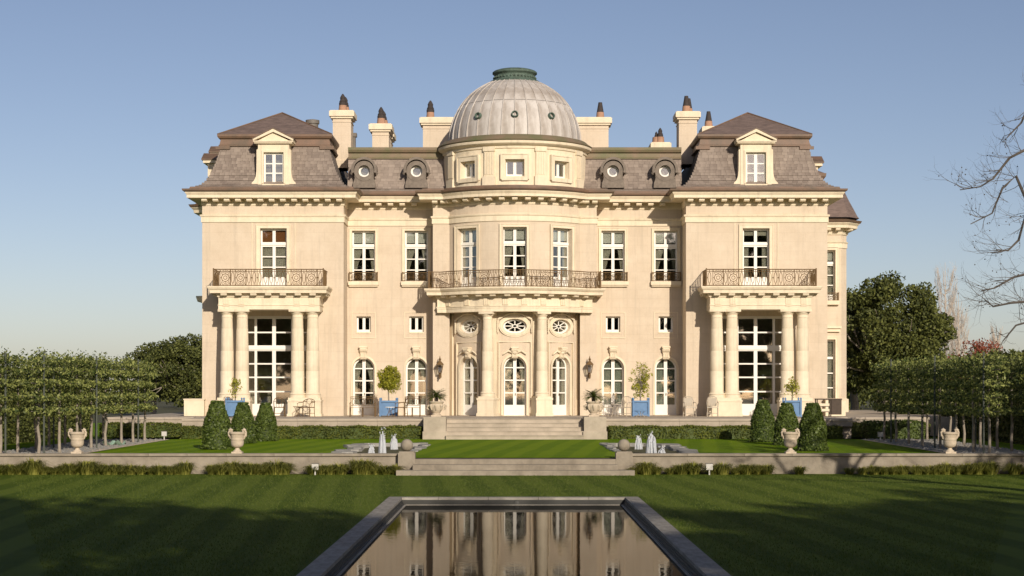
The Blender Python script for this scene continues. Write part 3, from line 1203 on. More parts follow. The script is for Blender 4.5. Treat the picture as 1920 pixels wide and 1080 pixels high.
for s in (-1, 1):
    c = s * WC
    if s < 0:
        french((c, YF + .22, 6.42), 0, 1.34, 3.0, 0.5, 'full', ('shade_brown', .74))
    else:
        french((c, YF + .22, 6.42), 0, 1.34, 3.0, 0.5, 'sides', ('curtain', .34))
    surround(c - .67, c + .67, 6.42, 9.42, .16, .05, YF)
    pm = MB()
    for sx in (-1, 1):
        pm.box(*sorted((c + sx * 1.06, c + sx * 1.10)), YF - .035, YF - .002, 6.42, 9.70)
    pm.build('panel_moulding', 'stone_trim', mansion)
    # great window behind the columns
    cols = [(-1.70, -.98), (-.86, -.09), (.09, .86), (.98, 1.70)]
    rows = [(.58, 1.16), (1.23, 1.88), (1.95, 2.56), (2.63, 3.24), (3.52, 4.14), (4.21, 4.86)]
    gw = grid_window('great', (c, YF + .20, .02), 0, -1.78, 1.78, 0, 5.0, cols, rows)
    MB().box(-1.76, 1.76, -.05, -.002, 3.30, 3.46).build('transom', 'white_paint', gw)
    # pedestals, columns, beam
    for q in (-1, 1):
        a, b = sorted((c + q * .93, c + q * 2.56))
        MB().box(a, b, PLY - .42, PLY + .42, 0, .72).box(a - .03, b + .03, PLY - .45, PLY + .45, .721, .80).box(a - .04, b + .04, PLY - .46, PLY + .46, -.002, .12).build('pedestal', 'stone_trim', mansion)
        for d in (1.37, 2.12):
            col = place('column', COL_ME, mansion, (c + q * d, PLY, .92))
            place('capital', ABA, col)
    x0, x1, y0 = c - 2.50, c + 2.50, PLY - .36
    bm_ = MB().box(x0, x1, y0, YF - .002, 5.27, 5.47).box(x0 - .03, x1 + .03, y0 - .03, YF - .002, 5.471, 5.50).box(x0 + .01, x1 - .01, y0 + .01, YF - .002, 5.501, 5.88)
    ent = bm_.build('entablature', 'stone_trim', mansion)
    for d in (-2.12, -1.37, 1.37, 2.12):
        tg = MB().box(-.15, .15, -.02, .0, 5.52, 5.86)
        for i in range(3):
            tg.box(-.13 + i * .10, -.07 + i * .10, -.035, -.02, 5.53, 5.85)
        tg.box(-.16, .16, -.05, .0, 5.44, 5.468)
        tg.build('triglyph', 'stone_trim', ent, loc=(c + d, y0 + .008, 0))
    bp = [(x0, YF), (x0, y0), (x1, y0), (x1, YF)]
    slab = MB().sweep(bp, [(-.3, 5.88), (.04, 5.88), (.06, 5.96), (.10, 6.0), (.10, 6.06), (.36, 6.06), (.37, 6.20), (.42, 6.24), (.47, 6.33), (.47, 6.39), (-.3, 6.39)])
    slab.box(x0 + .3, x1 - .3, y0 + .3, YF - .002, 6.0, 6.388)
    sl = slab.build('balcony', 'stone_trim', mansion)
    sm = MB().prism_yz([(0, 0), (0, -.11), (-.2, -.11), (-.24, 0)], -.15, .15).mesh('modillion', 'stone_trim')
    modillions([(x0 - .05, y0), (x1 + .05, y0)], sl, 6.058, .102, .72, sm)
    modillions([(x0, YF), (x0, y0)], sl, 6.058, .102, .72, sm)
    modillions([(x1, y0), (x1, YF)], sl, 6.058, .102, .72, sm)
    ro = .20
    rp = [(x0 - ro, YF - .03), (x0 - ro, y0 - ro), (x1 + ro, y0 - ro), (x1 + ro, YF - .03)]
    dside = (YF - .03) - (y0 - ro)
    wf = x1 - x0 + 2 * ro
    seq = [(dside * t, OVAL) for t in (.2, .4, .6, .8)]
    for d in (-2.12, -1.37, 1.37, 2.12):
        seq.append((dside + wf / 2 + d, CIRC))
    for d in (-2.55, -1.75, -.96, -.7, -.42, -.14, .14, .42, .7, .96, 1.75, 2.55):
        seq.append((dside + wf / 2 + d, OVAL))
    seq += [(dside + wf + dside * t, OVAL) for t in (.2, .4, .6, .8)]
    railing(rp, 6.40, seq, posts=[rp[1], rp[2]])
    # base course beside the portico and on the flank
    MB().box(*sorted((s * 15.55, s * 16.55)), YF - .35, 9.0, -.3, .80).box(*sorted((s * 15.52, s * 16.58)), YF - .38, 9.02, .801, .86).build('plinth', 'stone_trim', mansion)

# ---- the bow: ground-floor doors, oval windows, columns, entablature, balcony


def bowpos(a, out=0.0, z=0.0):
    return ((RB + out) * math.sin(a), YCB - (RB + out) * math.cos(a), z)


ov = MB()
no = 28
ov.ring_xz(oval(0, 0, .60, .36, no), oval(0, 0, .50, .27, no), 0, .08)
ov.ring_xz(oval(0, 0, .15, .09, no), oval(0, 0, .10, .055, no), .01, .07)
for i in range(8):
    a = 2 * math.pi * (i + .0) / 8
    p0, p1 = (.14 * math.cos(a), .085 * math.sin(a)), (.51 * math.cos(a), .28 * math.sin(a))
    ov.tube([(p0[0], .04, p0[1]), (p1[0], .04, p1[1])], .028, 4)
OV_ME = ov.mesh('window_frame', 'white_paint')
OVP = []
for i in range(8):
    aa = [2 * math.pi * (i + j / 5) / 8 for j in range(6)]
    poly = [(.52 * math.cos(a), .285 * math.sin(a)) for a in aa] + [(.14 * math.cos(a), .085 * math.sin(a)) for a in reversed(aa)]
    OVP.append(MB().prism_xz(poly, .05, .056).mesh('pane', 'glass'))
OVF = MB().ring_xz(oval(0, 0, .74, .50, no), oval(0, 0, .602, .362, no), -.05, .03).ring_xz(oval(0, 0, .80, .56, no), oval(0, 0, .745, .505, no), -.03, .03)
OVF_ME = OVF.mesh('window_surround', 'stone_trim')
gar = MB()
for sx in (-1, 1):
    pts = [(0, -.06, .62), (sx * .3, -.07, .60), (sx * .62, -.07, .45), (sx * .84, -.06, .34)]
    gar.tube(pts, [.05, .04, .05, .06], 6)
    gar.tube([(sx * .84, -.05, .34), (sx * .85, -.05, .05), (sx * .85, -.05, -.35)], [.055, .04, .025], 6)
    for j in range(6):
        gar.box(sx * .85 - .05, sx * .85 + .05, -.07, -.0, .22 - j * .1, .27 - j * .1)
gar.box(-.07, .07, -.09, .0, .56, .72)
GAR_ME = gar.mesh('garland', 'stone_trim')
SH_ME = MB()
SH_ME.lathe([(.0, 0), (.10, .02), (.16, .10), (.17, .20), (.10, .30), (0.01, .33)], 14, (0, -.02, 0))
for sx in (-1, 1):
    SH_ME.tube([(sx * .12, -.05, .14), (sx * .34, -.05, .20), (sx * .52, -.04, .08), (sx * .58, -.03, .02)], [.06, .05, .04, .02], 6)
SH_ME = SH_ME.mesh('cartouche', 'stone_trim')
def gpos(a, out=0.0, z=0.0):
    return ((RG + out) * math.sin(a), YCB - (RG + out) * math.cos(a), z)


for k in (-1, 0, 1):
    a = k * GG
    arch_window(gpos(a, -.24, .02), a, 1.16, 2.40, style='sides' if k else 'left')
    arch_trim(0, 1.16, .02, 2.42, 0, a, gpos(a, -.015))
    place('keystone', KEY_ME, mansion, gpos(a, -.01, 2.97), (0, 0, a), (.9, 1, .85))
    place('cartouche', SH_ME, mansion, gpos(a, .04, 3.05), (0, 0, a))
    ow = place('oval_window', OV_ME, mansion, gpos(a, -.16, 4.50), (0, 0, a))
    for me in OVP:
        place('pane', me, ow)
    place('window_surround', OVF_ME, mansion, gpos(a, .0, 4.50), (0, 0, a))
    place('garland', GAR_ME, mansion, gpos(a, -.02, 4.50), (0, 0, a))
    pm = MB()
    for x0, x1, z0, z1 in ((-.82, -.785, .0, 3.72), (.785, .82, .0, 3.72), (-.785, .785, 3.685, 3.72)):
        pm.box(x0, x1, -.05, .06, z0, z1)
    pm.build('panel_moulding', 'stone_trim', mansion, loc=gpos(a, -.03), rot=(0, 0, a))
    a = k * GA
    french(bowpos(a, -.30, 6.42), a, 1.2, 3.0, .5, 'left' if k < 1 else 'sides', ('blind', .60))
    surround(-.6, .6, 0, 3.0, .13, .05, .03, loc=bowpos(a, -.01, 6.42), rot=(0, 0, a))
for a in (R_(-18.3), R_(18.3)):
    MB().box(-.42, .42, -.42, .60, -.05, .80).box(-.45, .45, -.45, .60, .801, .90).box(-.46, .46, -.46, .60, -.06, .14).build(
        'pedestal', 'stone_trim', mansion, loc=bowpos(a, .06), rot=(0, 0, a))
    MB().box(-.36, .36, -.07, .2, 0, 5.2).build('pilaster', 'stone_trim', mansion, loc=gpos(a * 1.05, .0), rot=(0, 0, a))
    col = place('column', COL_ME, mansion, bowpos(a, .12, .98), (0, 0, a), (.88, .88, .967))
    place('capital', ABA, col)
for a in (R_(-59), R_(59)):
    MB().box(-.16, .16, -.06, .2, 0, 5.2).box(-.19, .19, -.10, .2, 5.0, 5.12).box(-.19, .19, -.10, .2, 0, .8).build(
        'pilaster', 'stone_trim', mansion, loc=gpos(a, .0), rot=(0, 0, a))
P2 = [(-3.6, .0), (-3.6, YB)] + bow_arc() + [(3.6, YB), (3.6, .0)]
ent = MB().sweep(P2, [(-.75, 5.20), (.32, 5.20), (.32, 5.36), (.34, 5.37), (.34, 5.44), (.37, 5.45), (.37, 5.49), (.32, 5.50), (.32, 5.88), (-.75, 5.88)]).build('entablature', 'stone_trim', mansion)
for a in (-48, -32, -18.3, -6, 6, 18.3, 32, 48):
    tg = MB().box(-.15, .15, -.02, .03, 5.52, 5.86)
    for i in range(3):
        tg.box(-.13 + i * .10, -.07 + i * .10, -.04, -.02, 5.53, 5.85)
    tg.build('triglyph', 'stone_trim', ent, loc=bowpos(R_(a), .33), rot=(0, 0, R_(a)))
sl = MB().sweep(P2, [(-.3, 5.881), (.36, 5.881), (.38, 5.96), (.42, 6.0), (.42, 6.06), (.82, 6.06), (.83, 6.20), (.88, 6.24), (.95, 6.33), (.95, 6.39), (-.3, 6.39)]).build('balcony', 'stone_trim', mansion)
modillions(bow_arc(12), sl, 6.058, .422, .72, sm, (.95, 1.4, 1))
modillions([(-3.75, YB), (-3.3, YB)], sl, 6.058, .422, .72, sm, (.95, 1.4, 1))
modillions([(3.3, YB), (3.75, YB)], sl, 6.058, .422, .72, sm, (.95, 1.4, 1))
ro = .72
ra = [((RB + ro) * math.sin(t), YCB - (RB + ro) * math.cos(t)) for t in [(-49 + 98 * i / 28) * math.pi / 180 for i in range(29)]]
rp = [(-3.6 - ro, -.02), (-3.6 - ro, YB - ro)] + ra + [(3.6 + ro, YB - ro), (3.6 + ro, -.02)]
tot = sum((Vector(rp[i + 1]) - Vector(rp[i])).length for i in range(len(rp) - 1))
seq = []
dd = .18
mid = tot / 2
ncell = int((tot - .3) / .27)
for i in range(ncell):
    d = tot / 2 + (i - (ncell - 1) / 2) * .27
    off = abs(d - mid)
    if any(abs(off - q) < .28 for q in (1.55, 4.1)):
        continue
    seq.append((d, OVAL))
for q in (1.55, 4.1):
    seq += [(mid - q, CIRC), (mid + q, CIRC)]
railing(rp, 6.40, seq, posts=[rp[1], rp[-2], ra[6], ra[-7]])

# ------------------------------------------------------------------ roofs
WPROF = [(.40, ZE + .96), (.12, ZE + 1.08), (-.06, ZE + 1.24), (-.24, ZE + 1.50), (-.42, ZE + 1.86), (-.56, ZE + 2.25), (-.70, ZE + 2.72), (-.82, ZE + 3.16)]
RPROF = [(.30, ZE + .96), (.06, ZE + 1.08), (-.08, ZE + 1.24), (-.22, ZE + 1.50), (-.36, ZE + 1.86), (-.48, ZE + 2.25), (-.62, ZE + 2.76)]


def roof_sweep(path, prof):
    mb = MB().sweep(path, [(o - .05, z - .02) for o, z in prof], cap=False)
    return mb


def prof_at(prof, t):
    """point and direction at arc length t"""
    for i in range(len(prof) - 1):
        a, b = Vector(prof[i]), Vector(prof[i + 1])
        L = (b - a).length
        if t <= L:
            return a + (b - a) * (t / L), (b - a).normalized()
        t -= L
    return Vector(prof[-1]), (Vector(prof[-1]) - Vector(prof[-2])).normalized()


def prof_len(prof):
    return sum((Vector(prof[i + 1]) - Vector(prof[i])).length for i in range(len(prof) - 1))


SL_ME = MB().box(-.5, .5, -1, 0, 0, 1).mesh('slate', 'slate')


def slates(roof, prof, x0, x1, y, hipL, hipR, singles):
    """courses of slates on a front slope; x0,x1 wall corners, hip: slope narrows with height"""
    Lp = prof_len(prof)
    rowh = .155
    nrow = int(Lp / rowh)
    cells = []
    rnd = random.Random(int(x0 * 100))
    for r in range(nrow):
        t = r * Lp / nrow
        p, d = prof_at(prof, t)
        p2, _ = prof_at(prof, min(Lp, t + Lp / nrow * .7))
        xa = x0 - p2.x if hipL else x0
        xb = x1 + p2.x if hipR else x1
        x = xa - rnd.uniform(0, .3)
        while x < xb:
            w = rnd.choice((.22, .26, .26, .30, .36))
            a, b = max(x, xa), min(x + w - .008, xb)
            if b - a > .04:
                cells.append(((a + b) / 2, p, d, b - a, Lp / nrow * 1.12, rnd.uniform(.008, .016), rnd.uniform(-.008, .008)))
            x += w
    # the ones kept as single parts: the middle courses, spread outwards
    order = sorted(range(len(cells)), key=lambda i: abs(cells[i][1].y - prof[len(prof) // 2][1]))
    keep = set(order[:singles])
    mb = MB()
    for i, (cx, p, d, w, h, th, tw) in enumerate(cells):
        # local frame: x across, z up the slope, y outward normal negative
        tilt = math.atan2(-d.x, d.y) + .05 + tw       # lean back from vertical, foot of the slate proud
        if i in keep:
            place('slate', SL_ME, roof, (cx, y - p.x - .012, p.y), (-tilt, 0, 0), (w, th, h))
        else:
            M = Matrix.Translation((cx, y - p.x - .012, p.y)) @ Matrix.Rotation(-tilt, 4, 'X') @ Matrix.Diagonal((w, th, h, 1))
            vs_ = [tuple(M @ Vector(v)) for v in [(-.5, -1, 0), (.5, -1, 0), (.5, 0, 0), (-.5, 0, 0), (-.5, -1, 1), (.5, -1, 1), (.5, 0, 1), (-.5, 0, 1)]]
            mb.add(vs_, [(3, 2, 1, 0), (4, 5, 6, 7), (0, 1, 5, 4), (1, 2, 6, 5), (3, 0, 4, 7)])
    if mb.v:
        o = mb.build('slate_courses', 'slate', roof)
        o['kind'] = 'stuff'


# upright slopes lean back (negative 'out' upwards): tilt about X so the top goes to +y
DORM = {}


def dormer(c):
    """pedimented dormer window of a wing; c = centre x"""
    y = YF - .12
    z0 = ZE + 1.10
    d = place('dormer', None, mansion, (c, y, z0))
    w = MB()
    w.box(-.78, -.50, 0, 1.5, .0, 2.05).box(.50, .78, 0, 1.5, .0, 2.05).box(-.50, .50, 0, 1.5, 1.62, 2.05)
    w.box(-.60, -.502, -.04, -.001, .06, 1.72).box(.502, .60, -.04, -.001, .06, 1.72).box(-.502, .502, -.04, -.001, 1.622, 1.72)
    w.box(-.499, .499, .9, .95, 0, 1.62)
    w.build('dormer_wall', 'stone_trim', d)
    sc = MB()
    for sx in (-1, 1):
        pts = [(sx * .781, 0), (sx * 1.12, 0), (sx * 1.10, .10), (sx * .98, .22), (sx * .90, .42), (sx * .87, .7), (sx * .86, 1.2), (sx * .86, 1.75), (sx * .781, 1.8)]
        if sx < 0:
            pts = pts[::-1]
        sc.prism_xz(pts, .04, .5)
    sc.build('scroll', 'stone_trim', d)
    MB().box(-.95, .95, -.14, 1.5, 2.051, 2.12).box(-1.0, 1.0, -.2, 1.5, 2.121, 2.18).build('dormer_cornice', 'stone_trim', d)
    pd = MB().prism_xz([(-.80, 2.19), (.80, 2.19), (0, 2.60)], -.06, 1.7)
    for sx in (-1, 1):
        pts = [(sx * 1.0, 2.181), (sx * 1.02, 2.26), (0, 2.78), (0, 2.62)]
        if sx > 0:
            pts = pts[::-1]
        pd.prism_xz(pts[::-1], -.2, 1.7)
    pd.build('pediment', 'stone_trim', d)
    rf = MB()
    for sx in (-1, 1):
        pts = [(sx * 1.05, 2.262), (sx * 1.06, 2.29), (0, 2.83), (0, 2.783)]
        rf.prism_xz(pts if sx < 0 else pts[::-1], -.23, 2.0)
    rf.build('dormer_roof', 'copper', d)
    cols = two_cols(1.0, .08, .16)
    rows = [(.14, .56), (.62, 1.04), (1.10, 1.52)]
    win = grid_frame(cols, rows, -.5, .5, 0.02, 1.62).build('window', 'white_paint', d, loc=(0, .16, 0))
    for cc in cols:
        for rr in rows:
            pane_at(win, cc[0], cc[1], rr[0], rr[1])
    MB().box(-.56, .56, -.10, .2, -.04, .019).build('window_sill', 'stone_trim', d)
    return d


for s in (-1, 1):
    a, b = sorted((s * XW0, s * XW1))
    wp = [(a, BACK), (a, YF), (b, YF), (b, BACK)]
    roof = roof_sweep(wp, WPROF).build('mansard_roof', 'slate_under', mansion)
    slates(roof, WPROF, a, b, YF, True, True, 150)
    zt = ZE + 3.14
    band = MB().sweep(wp, [(-.80, zt - .02), (-.70, zt), (-.70, zt + .05), (-.74, zt + .08), (-.80, zt + .36), (-.70, zt + .40), (-.64, zt + .50),
                           (-.64, zt + .60), (-.80, zt + .64)], cap=False)
    for x in (a + .92, b - .92):
        band.box(x - .36, x + .36, YF + .68, YF + .76, zt - .16, zt - .001)
    band.build('roof_band', 'copper', mansion)
    # low hipped top
    e = .66
    x0, x1, y0, y1 = a + e, b - e, YF + e, BACK
    ze, zr = zt + .60, ZE + 5.25
    xm, h = (x0 + x1) / 2, (x1 - x0) / 2
    MB().add([(x0, y0, ze), (x1, y0, ze), (x1, y1, ze), (x0, y1, ze), (xm, y0 + h, zr), (xm, y1 - h, zr)],
             [(0, 1, 4), (1, 2, 5, 4), (2, 3, 5), (3, 0, 4, 5), (3, 2, 1, 0)]).build('hip_roof', 'slate_top', mansion)
    MB().tube([(x0, y0, ze), (xm, y0 + h, zr + .02), (xm, y1 - h, zr + .02)], .045, 5).tube([(x1, y0, ze), (xm, y0 + h, zr + .02)], .045, 5).build('ridge', 'copper', mansion)
    dormer(s * 12.10)
    # recess roof
    a, b = sorted((s * 3.3, s * XW0))
    rp_ = [(a, 0), (b, 0)]
    roof = roof_sweep(rp_, RPROF).build('mansard_roof', 'slate_under', mansion)
    slates(roof, RPROF, a, b, 0.0, False, False, 0)
    zt = ZE + 2.74
    MB().sweep(rp_, [(-.62, zt - .02), (-.50, zt), (-.50, zt + .05), (-.55, zt + .1), (-.58, zt + .28), (-.46, zt + .33), (-.40, zt + .45), (-.40, zt + .58), (-.8, zt + .62)]).build('roof_band', 'copper_moss', mansion)
MB().box(-XW0, XW0, .75, BACK, ZE + 3.2, ZE + 3.3).build('roof_deck', 'lead_dark', mansion)
MB().prism_xy([(x, y) for x, y in [(-XP, .6), (-XP, YB)] + bow_arc() + [(XP, YB), (XP, .6)]], ZE + .7, ZE + .985).build('roof_deck', 'lead_dark', mansion)

# round dormers
OB = MB()
n = 26
hood = []


def circ_pts(r, z=0.0, n=26):
    return [(r * math.cos(2 * math.pi * i / n), z + r * math.sin(2 * math.pi * i / n)) for i in range(n)]


OB.ring_xz(circ_pts(.52), circ_pts(.30), 0, 1.0)
hood_o = [(.66 * math.cos(math.pi * (i / 16 * 1.16 - .08)), .05 + .66 * math.sin(math.pi * (i / 16 * 1.16 - .08))) for i in range(17)]
hood_i = [(.53 * math.cos(math.pi * (i / 16 * 1.16 - .08)), .05 + .53 * math.sin(math.pi * (i / 16 * 1.16 - .08))) for i in range(17)]
nn = 17
v = [(x, -.10, z) for x, z in hood_o] + [(x, -.10, z) for x, z in hood_i] + [(x, 1.0, z) for x, z in hood_o] + [(x, 1.0, z) for x, z in hood_i]
f = []
for i in range(nn - 1):
    j = i + 1
    f += [(i, j, j + nn, i + nn), (j, i, i + 2 * nn, j + 2 * nn), (i + nn, j + nn, j + 3 * nn, i + 3 * nn)]
f += [(0, nn, 3 * nn, 2 * nn), (nn - 1, 3 * nn - 1, 4 * nn - 1, 2 * nn - 1)]
OB.add(v, f)
for sx in (-1, 1):
    OB.tube([(sx * .60, -.07, -.08), (sx * .68, -.07, -.13), (sx * .62, -.07, -.2)], [.06, .07, .04], 6)
pts = [(-.58, -.86), (.58, -.86), (.56, -.62), (.48, -.36), (.50, -.08), (.30, -.44), (0, -.525), (-.30, -.44), (-.50, -.08), (-.48, -.36), (-.56, -.62)]
OB.add([(x, .02, z) for x, z in pts] + [(x, 1.0, z) for x, z in pts],
       [(0, 1, 6), (1, 2, 6), (2, 5, 6), (2, 3, 5), (3, 4, 5), (0, 6, 10), (10, 6, 7), (10, 7, 9), (9, 7, 8),
        (1, 12, 13, 2), (2, 13, 14, 3), (3, 14, 15, 4), (0, 10, 21, 11), (10, 9, 20, 21), (9, 8, 19, 20)])
OB_ME = OB.mesh('round_dormer', 'zinc_stone')
OBF = MB().ring_xz(circ_pts(.30), circ_pts(.20), .26, .42).mesh('window_frame', 'white_paint')
OBG = MB().prism_xz(circ_pts(.22), .38, .388).mesh('pane', 'glass')
OBK = MB().prism_xz(circ_pts(.30), .8, .82).mesh('lining', 'soot_room_dark')  # near-black disc stands in for the unlit space behind the pane
for x in (-7.72, -5.04, 5.04, 7.70):
    o = place('round_dormer', OB_ME, mansion, (x, -.22, ZE + 2.02))
    place('window_frame', OBF, o)
    place('pane', OBG, o)
    place('lining', OBK, o)

# ------------------------------------------------------------------ drum and dome
YD, RD = 1.2, 3.72
ZD0, ZD1 = ZE + .98, 13.52


def drumpos(a, out=0.0, z=0.0):
    return ((RD + out) * math.sin(a), YD - (RD + out) * math.cos(a), z)


DA = R_(39)
wall_panel('drum_wall', rect(-RD * 2.9, RD * 2.9, ZD0, ZD1),
           [rect(k * RD * DA - .47, k * RD * DA + .47, 11.98, 12.80) for k in (-1, 0, 1)],
           round_map(YD, RD), .4, 'stone_trim', mansion, [RD * R_(a) for a in range(-164, 165, 6)])
for k in (-1, 0, 1):
    a = k * DA
    w = grid_window('drum', drumpos(a, -.26, 11.98), a, -.47, .47, 0, .82, two_cols(.94, .09, .15), [(.11, .73)])
    sd = MB()
    for x0, x1, z0, z1 in ((-.66, -.48, -.22, 1.06), (.48, .66, -.22, 1.06), (-.48, .48, .84, 1.06), (-.48, .48, -.22, -.03)):
        sd.box(x0, x1, -.05, .14, z0, z1)
    for x0, x1, z0, z1 in ((-.72, -.661, -.16, 1.12), (.661, .72, -.16, 1.12), (-.661, .661, 1.061, 1.12)):
        sd.box(x0, x1, -.08, .14, z0, z1)
    sd.build('window_surround', 'stone_trim', mansion, loc=drumpos(a, .02, 11.98), rot=(0, 0, a))
    MB().box(-.5, .5, 1.6, 1.65, -.4, 1.2).build('lining', 'interior', mansion, loc=drumpos(a, 0, 11.98), rot=(0, 0, a))
for a in (-98, -60, -20, 20, 60, 98):
    pl = MB().box(-.27, .27, -.05, .1, ZD0 + .5, ZD1 - .28).box(-.31, .31, -.10, .1, ZD1 - .28, ZD1 - .05).box(-.34, .34, -.12, .1, ZD0, ZD0 + .5)
    for i in range(4):
        pl.box(-.235 + i * .125, -.16 + i * .125, -.075, -.05, ZD0 + .6, ZD1 - .34)
    pl.build('pilaster', 'stone_trim', mansion, loc=drumpos(R_(a), .02), rot=(0, 0, R_(a)))
MB().lathe([(RD, 13.36), (RD + .06, 13.38), (RD + .08, 13.50), (RD + .20, 13.54), (RD + .30, 13.62), (RD + .32, 13.74), (RD - .4, 13.76)], 72, (0, YD, 0), False).build('drum_cornice', 'stone_trim', mansion, True)
MB().lathe([(RD - .4, 13.761), (RD + .34, 13.765), (RD + .36, 13.80), (RD + .18, 13.92), (RD + .02, 14.06), (RD - .22, 14.12), (RD - .4, 14.13)], 72, (0, YD, 0), False).build('drum_gutter', 'copper_moss', mansion, True)
RDM, ZB, HB = 3.42, 14.08, 3.42


def dome_r(z):
    t = (z - ZB) / HB
    return RDM * math.sqrt(max(0, 1 - t * t))


dome = MB().lathe([(RDM - .05, ZB)] + [((dome_r(ZB + HB * math.sin(t)) - .05), ZB + HB * math.sin(t)) for t in [R_(a) for a in range(4, 70, 6)]], 64, (0, YD, 0)).build('dome', 'lead_dark', mansion, True)
NS = 32
da = 2 * math.pi / NS
for tier, (t0, t1, off) in enumerate(((0, 33, 0.0), (33.4, 71, .004))):
    mb = MB()
    rows_ = 7
    g = .006
    v, f = [], []
    for k in range(rows_ + 1):
        t = R_(t0 + (t1 - t0) * k / rows_)
        r, z = RDM * math.cos(t) + off, ZB + HB * math.sin(t)
        for j in range(4):
            a = (-da / 2) + da * j / 3
            v.append((r * math.sin(a), -r * math.cos(a), z))
    for k in range(rows_):
        for j in range(3):
            q = k * 4 + j
            f.append((q, q + 1, q + 5, q + 4))
    me = finish(mb.add(v, f).mesh('dome_panel', 'lead'), True)
    for i in range(NS):
        place('dome_panel', me, dome, (0, YD, 0), (0, 0, da * (i + .5)))
sp = [(RDM * math.cos(R_(t)) + .025, ZB + HB * math.sin(R_(t))) for t in range(0, 73, 6)]
seam = MB().tube([(0, -r, z) for r, z in sp], [.036 - .012 * i / len(sp) for i in range(len(sp))], 5).mesh('seam', 'lead')
for i in range(NS):
    place('seam', seam, dome, (0, YD, 0), (0, 0, da * i))
for a in (-34, 0, 34):
    z = 15.12
    r = dome_r(z)
    a = R_(a)
    el = math.atan2((z - ZB) / HB ** 2, r / RDM ** 2)
    ph = MB().lathe([(.11, .02), (.12, .14), (.165, .14), (.185, .04), (.19, -.12)], 18, cap=False).lathe([(.0, -.02), (.115, -.02)], 18, cap=False)
    o = ph.build('porthole', 'verdigris', dome, True, loc=(r * math.sin(a), YD - r * math.cos(a), z))
    nrm = Vector((math.sin(a) * math.cos(el), -math.cos(a) * math.cos(el), math.sin(el)))
    o.rotation_euler = nrm.to_track_quat('Z', 'Y').to_euler()
lan = MB().lathe([(1.20, 17.12), (1.36, 17.16), (1.36, 17.24), (1.28, 17.32), (1.14, 17.36), (1.06, 17.46), (1.05, 17.62), (1.10, 17.68), (1.16, 17.72), (1.16, 17.80), (1.08, 17.86), (.9, 17.92), (.2, 17.95)], 40, (0, YD, 0)).build('lantern_base', 'verdigris', dome, True)
orn = MB()
for i in range(36):
    a = 2 * math.pi * i / 36
    orn.lathe([(.0, 0), (.05, .02), (.055, .07), (0.01, .13)], 6, (1.09 * math.sin(a), YD - 1.09 * math.cos(a), 17.44))
orn.build('lantern_ornament', 'verdigris', dome)['kind'] = 'stuff'

# ------------------------------------------------------------------ chimneys
COWL = [(.20, 0), (.20, .22), (.17, .26), (.185, .34), (.15, .40), (.13, .55), (.15, .62), (.10, .80), (.03, .98)]


def chimney(px0, px1, pyt, y, pots, dy=1.4, zb=13.2, style=0):
    """px0,px1: faces in the picture plane at depth y, pyt: top of the cap"""
    x0, x1 = wx(px0, y), wx(px1, y)
    zt = wz(pyt, y)
    cx = (x0 + x1) / 2
    hw = (x1 - x0) / 2
    ch = MB().box(-hw, hw, 0, dy, zb, zt - .42).box(-hw - .03, hw + .03, -.03, dy + .03, zt - .62, zt - .58)
    ch.box(-hw - .06, hw + .06, -.06, dy + .06, zb, zb + .4)
    o = ch.build('chimney', 'stone', mansion, loc=(cx, y, 0))
    MB().box(-hw - .10, hw + .10, -.10, dy + .10, zt - .42, zt - .32).box(-hw - .18, hw + .18, -.18, dy + .18, zt - .319, zt - .04).box(
        -hw - .12, hw + .12, -.12, dy + .12, zt - .039, zt).build('chimney_cap', 'stone_trim', o)
    for (dx, dyp, sc) in pots:
        p = MB().lathe([(.24, 0), (.22, .12), (.20, .34)], 14, (0, 0, zt)).build('chimney_pot', 'terracotta', o, True, loc=(dx, dyp, 0))
        if style == 0:
            MB().lathe([(r * sc, z * .62 * sc + zt + .345) for r, z in COWL], 12).build('cowl', 'soot_room_dark', o, True, loc=(dx, dyp, 0))
        else:
            MB().lathe([(.19, zt + .345), (.12, zt + .75), (.10, zt + .88)], 12).build('cowl', 'soot_room_dark', o, True, loc=(dx, dyp, 0))
    return o


chimney(624, 658, 207, 2.4, [(0.0, .5, 1.0), (.08, 1.1, .9)], zb=13.0)
chimney(698, 729, 232, 3.2, [(0.0, .4, 1.0), (.1, 1.1, .8)])
chimney(729, 733, 246, 5.2, [])
chimney(793, 846, 220, 4.2, [(-.38, .5, 1.05)])
chimney(1085, 1141, 220, 4.2, [(.38, .5, 1.0)], style=1)
chimney(1273, 1307, 209, 2.4, [(-.05, .4, 1.0), (.15, 1.2, .9)], style=1)
chimney(1226, 1252, 267, 3.4, [(0.0, .4, .8), (-.2, .5, .5)], zb=13.0)
chimney(1322, 1345, 237, 6.0, [(-.1, .4, 1.0)], zb=13.0, style=1)
MB().lathe([(.30, 14.6), (.30, 15.25), (.36, 15.26), (.36, 15.45), (.1, 15.5)], 18).build('roof_vent', 'lead_dark', mansion, True, loc=(wx(586, 2.0), 2.0, 0))
MB().box(-.14, .14, -.14, .14, 13.5, 14.8).box(-.2, .2, -.2, .2, 14.8, 15.0).build('roof_vent', 'lead_dark', mansion, loc=(wx(662, 3.6), 3.6, 0))

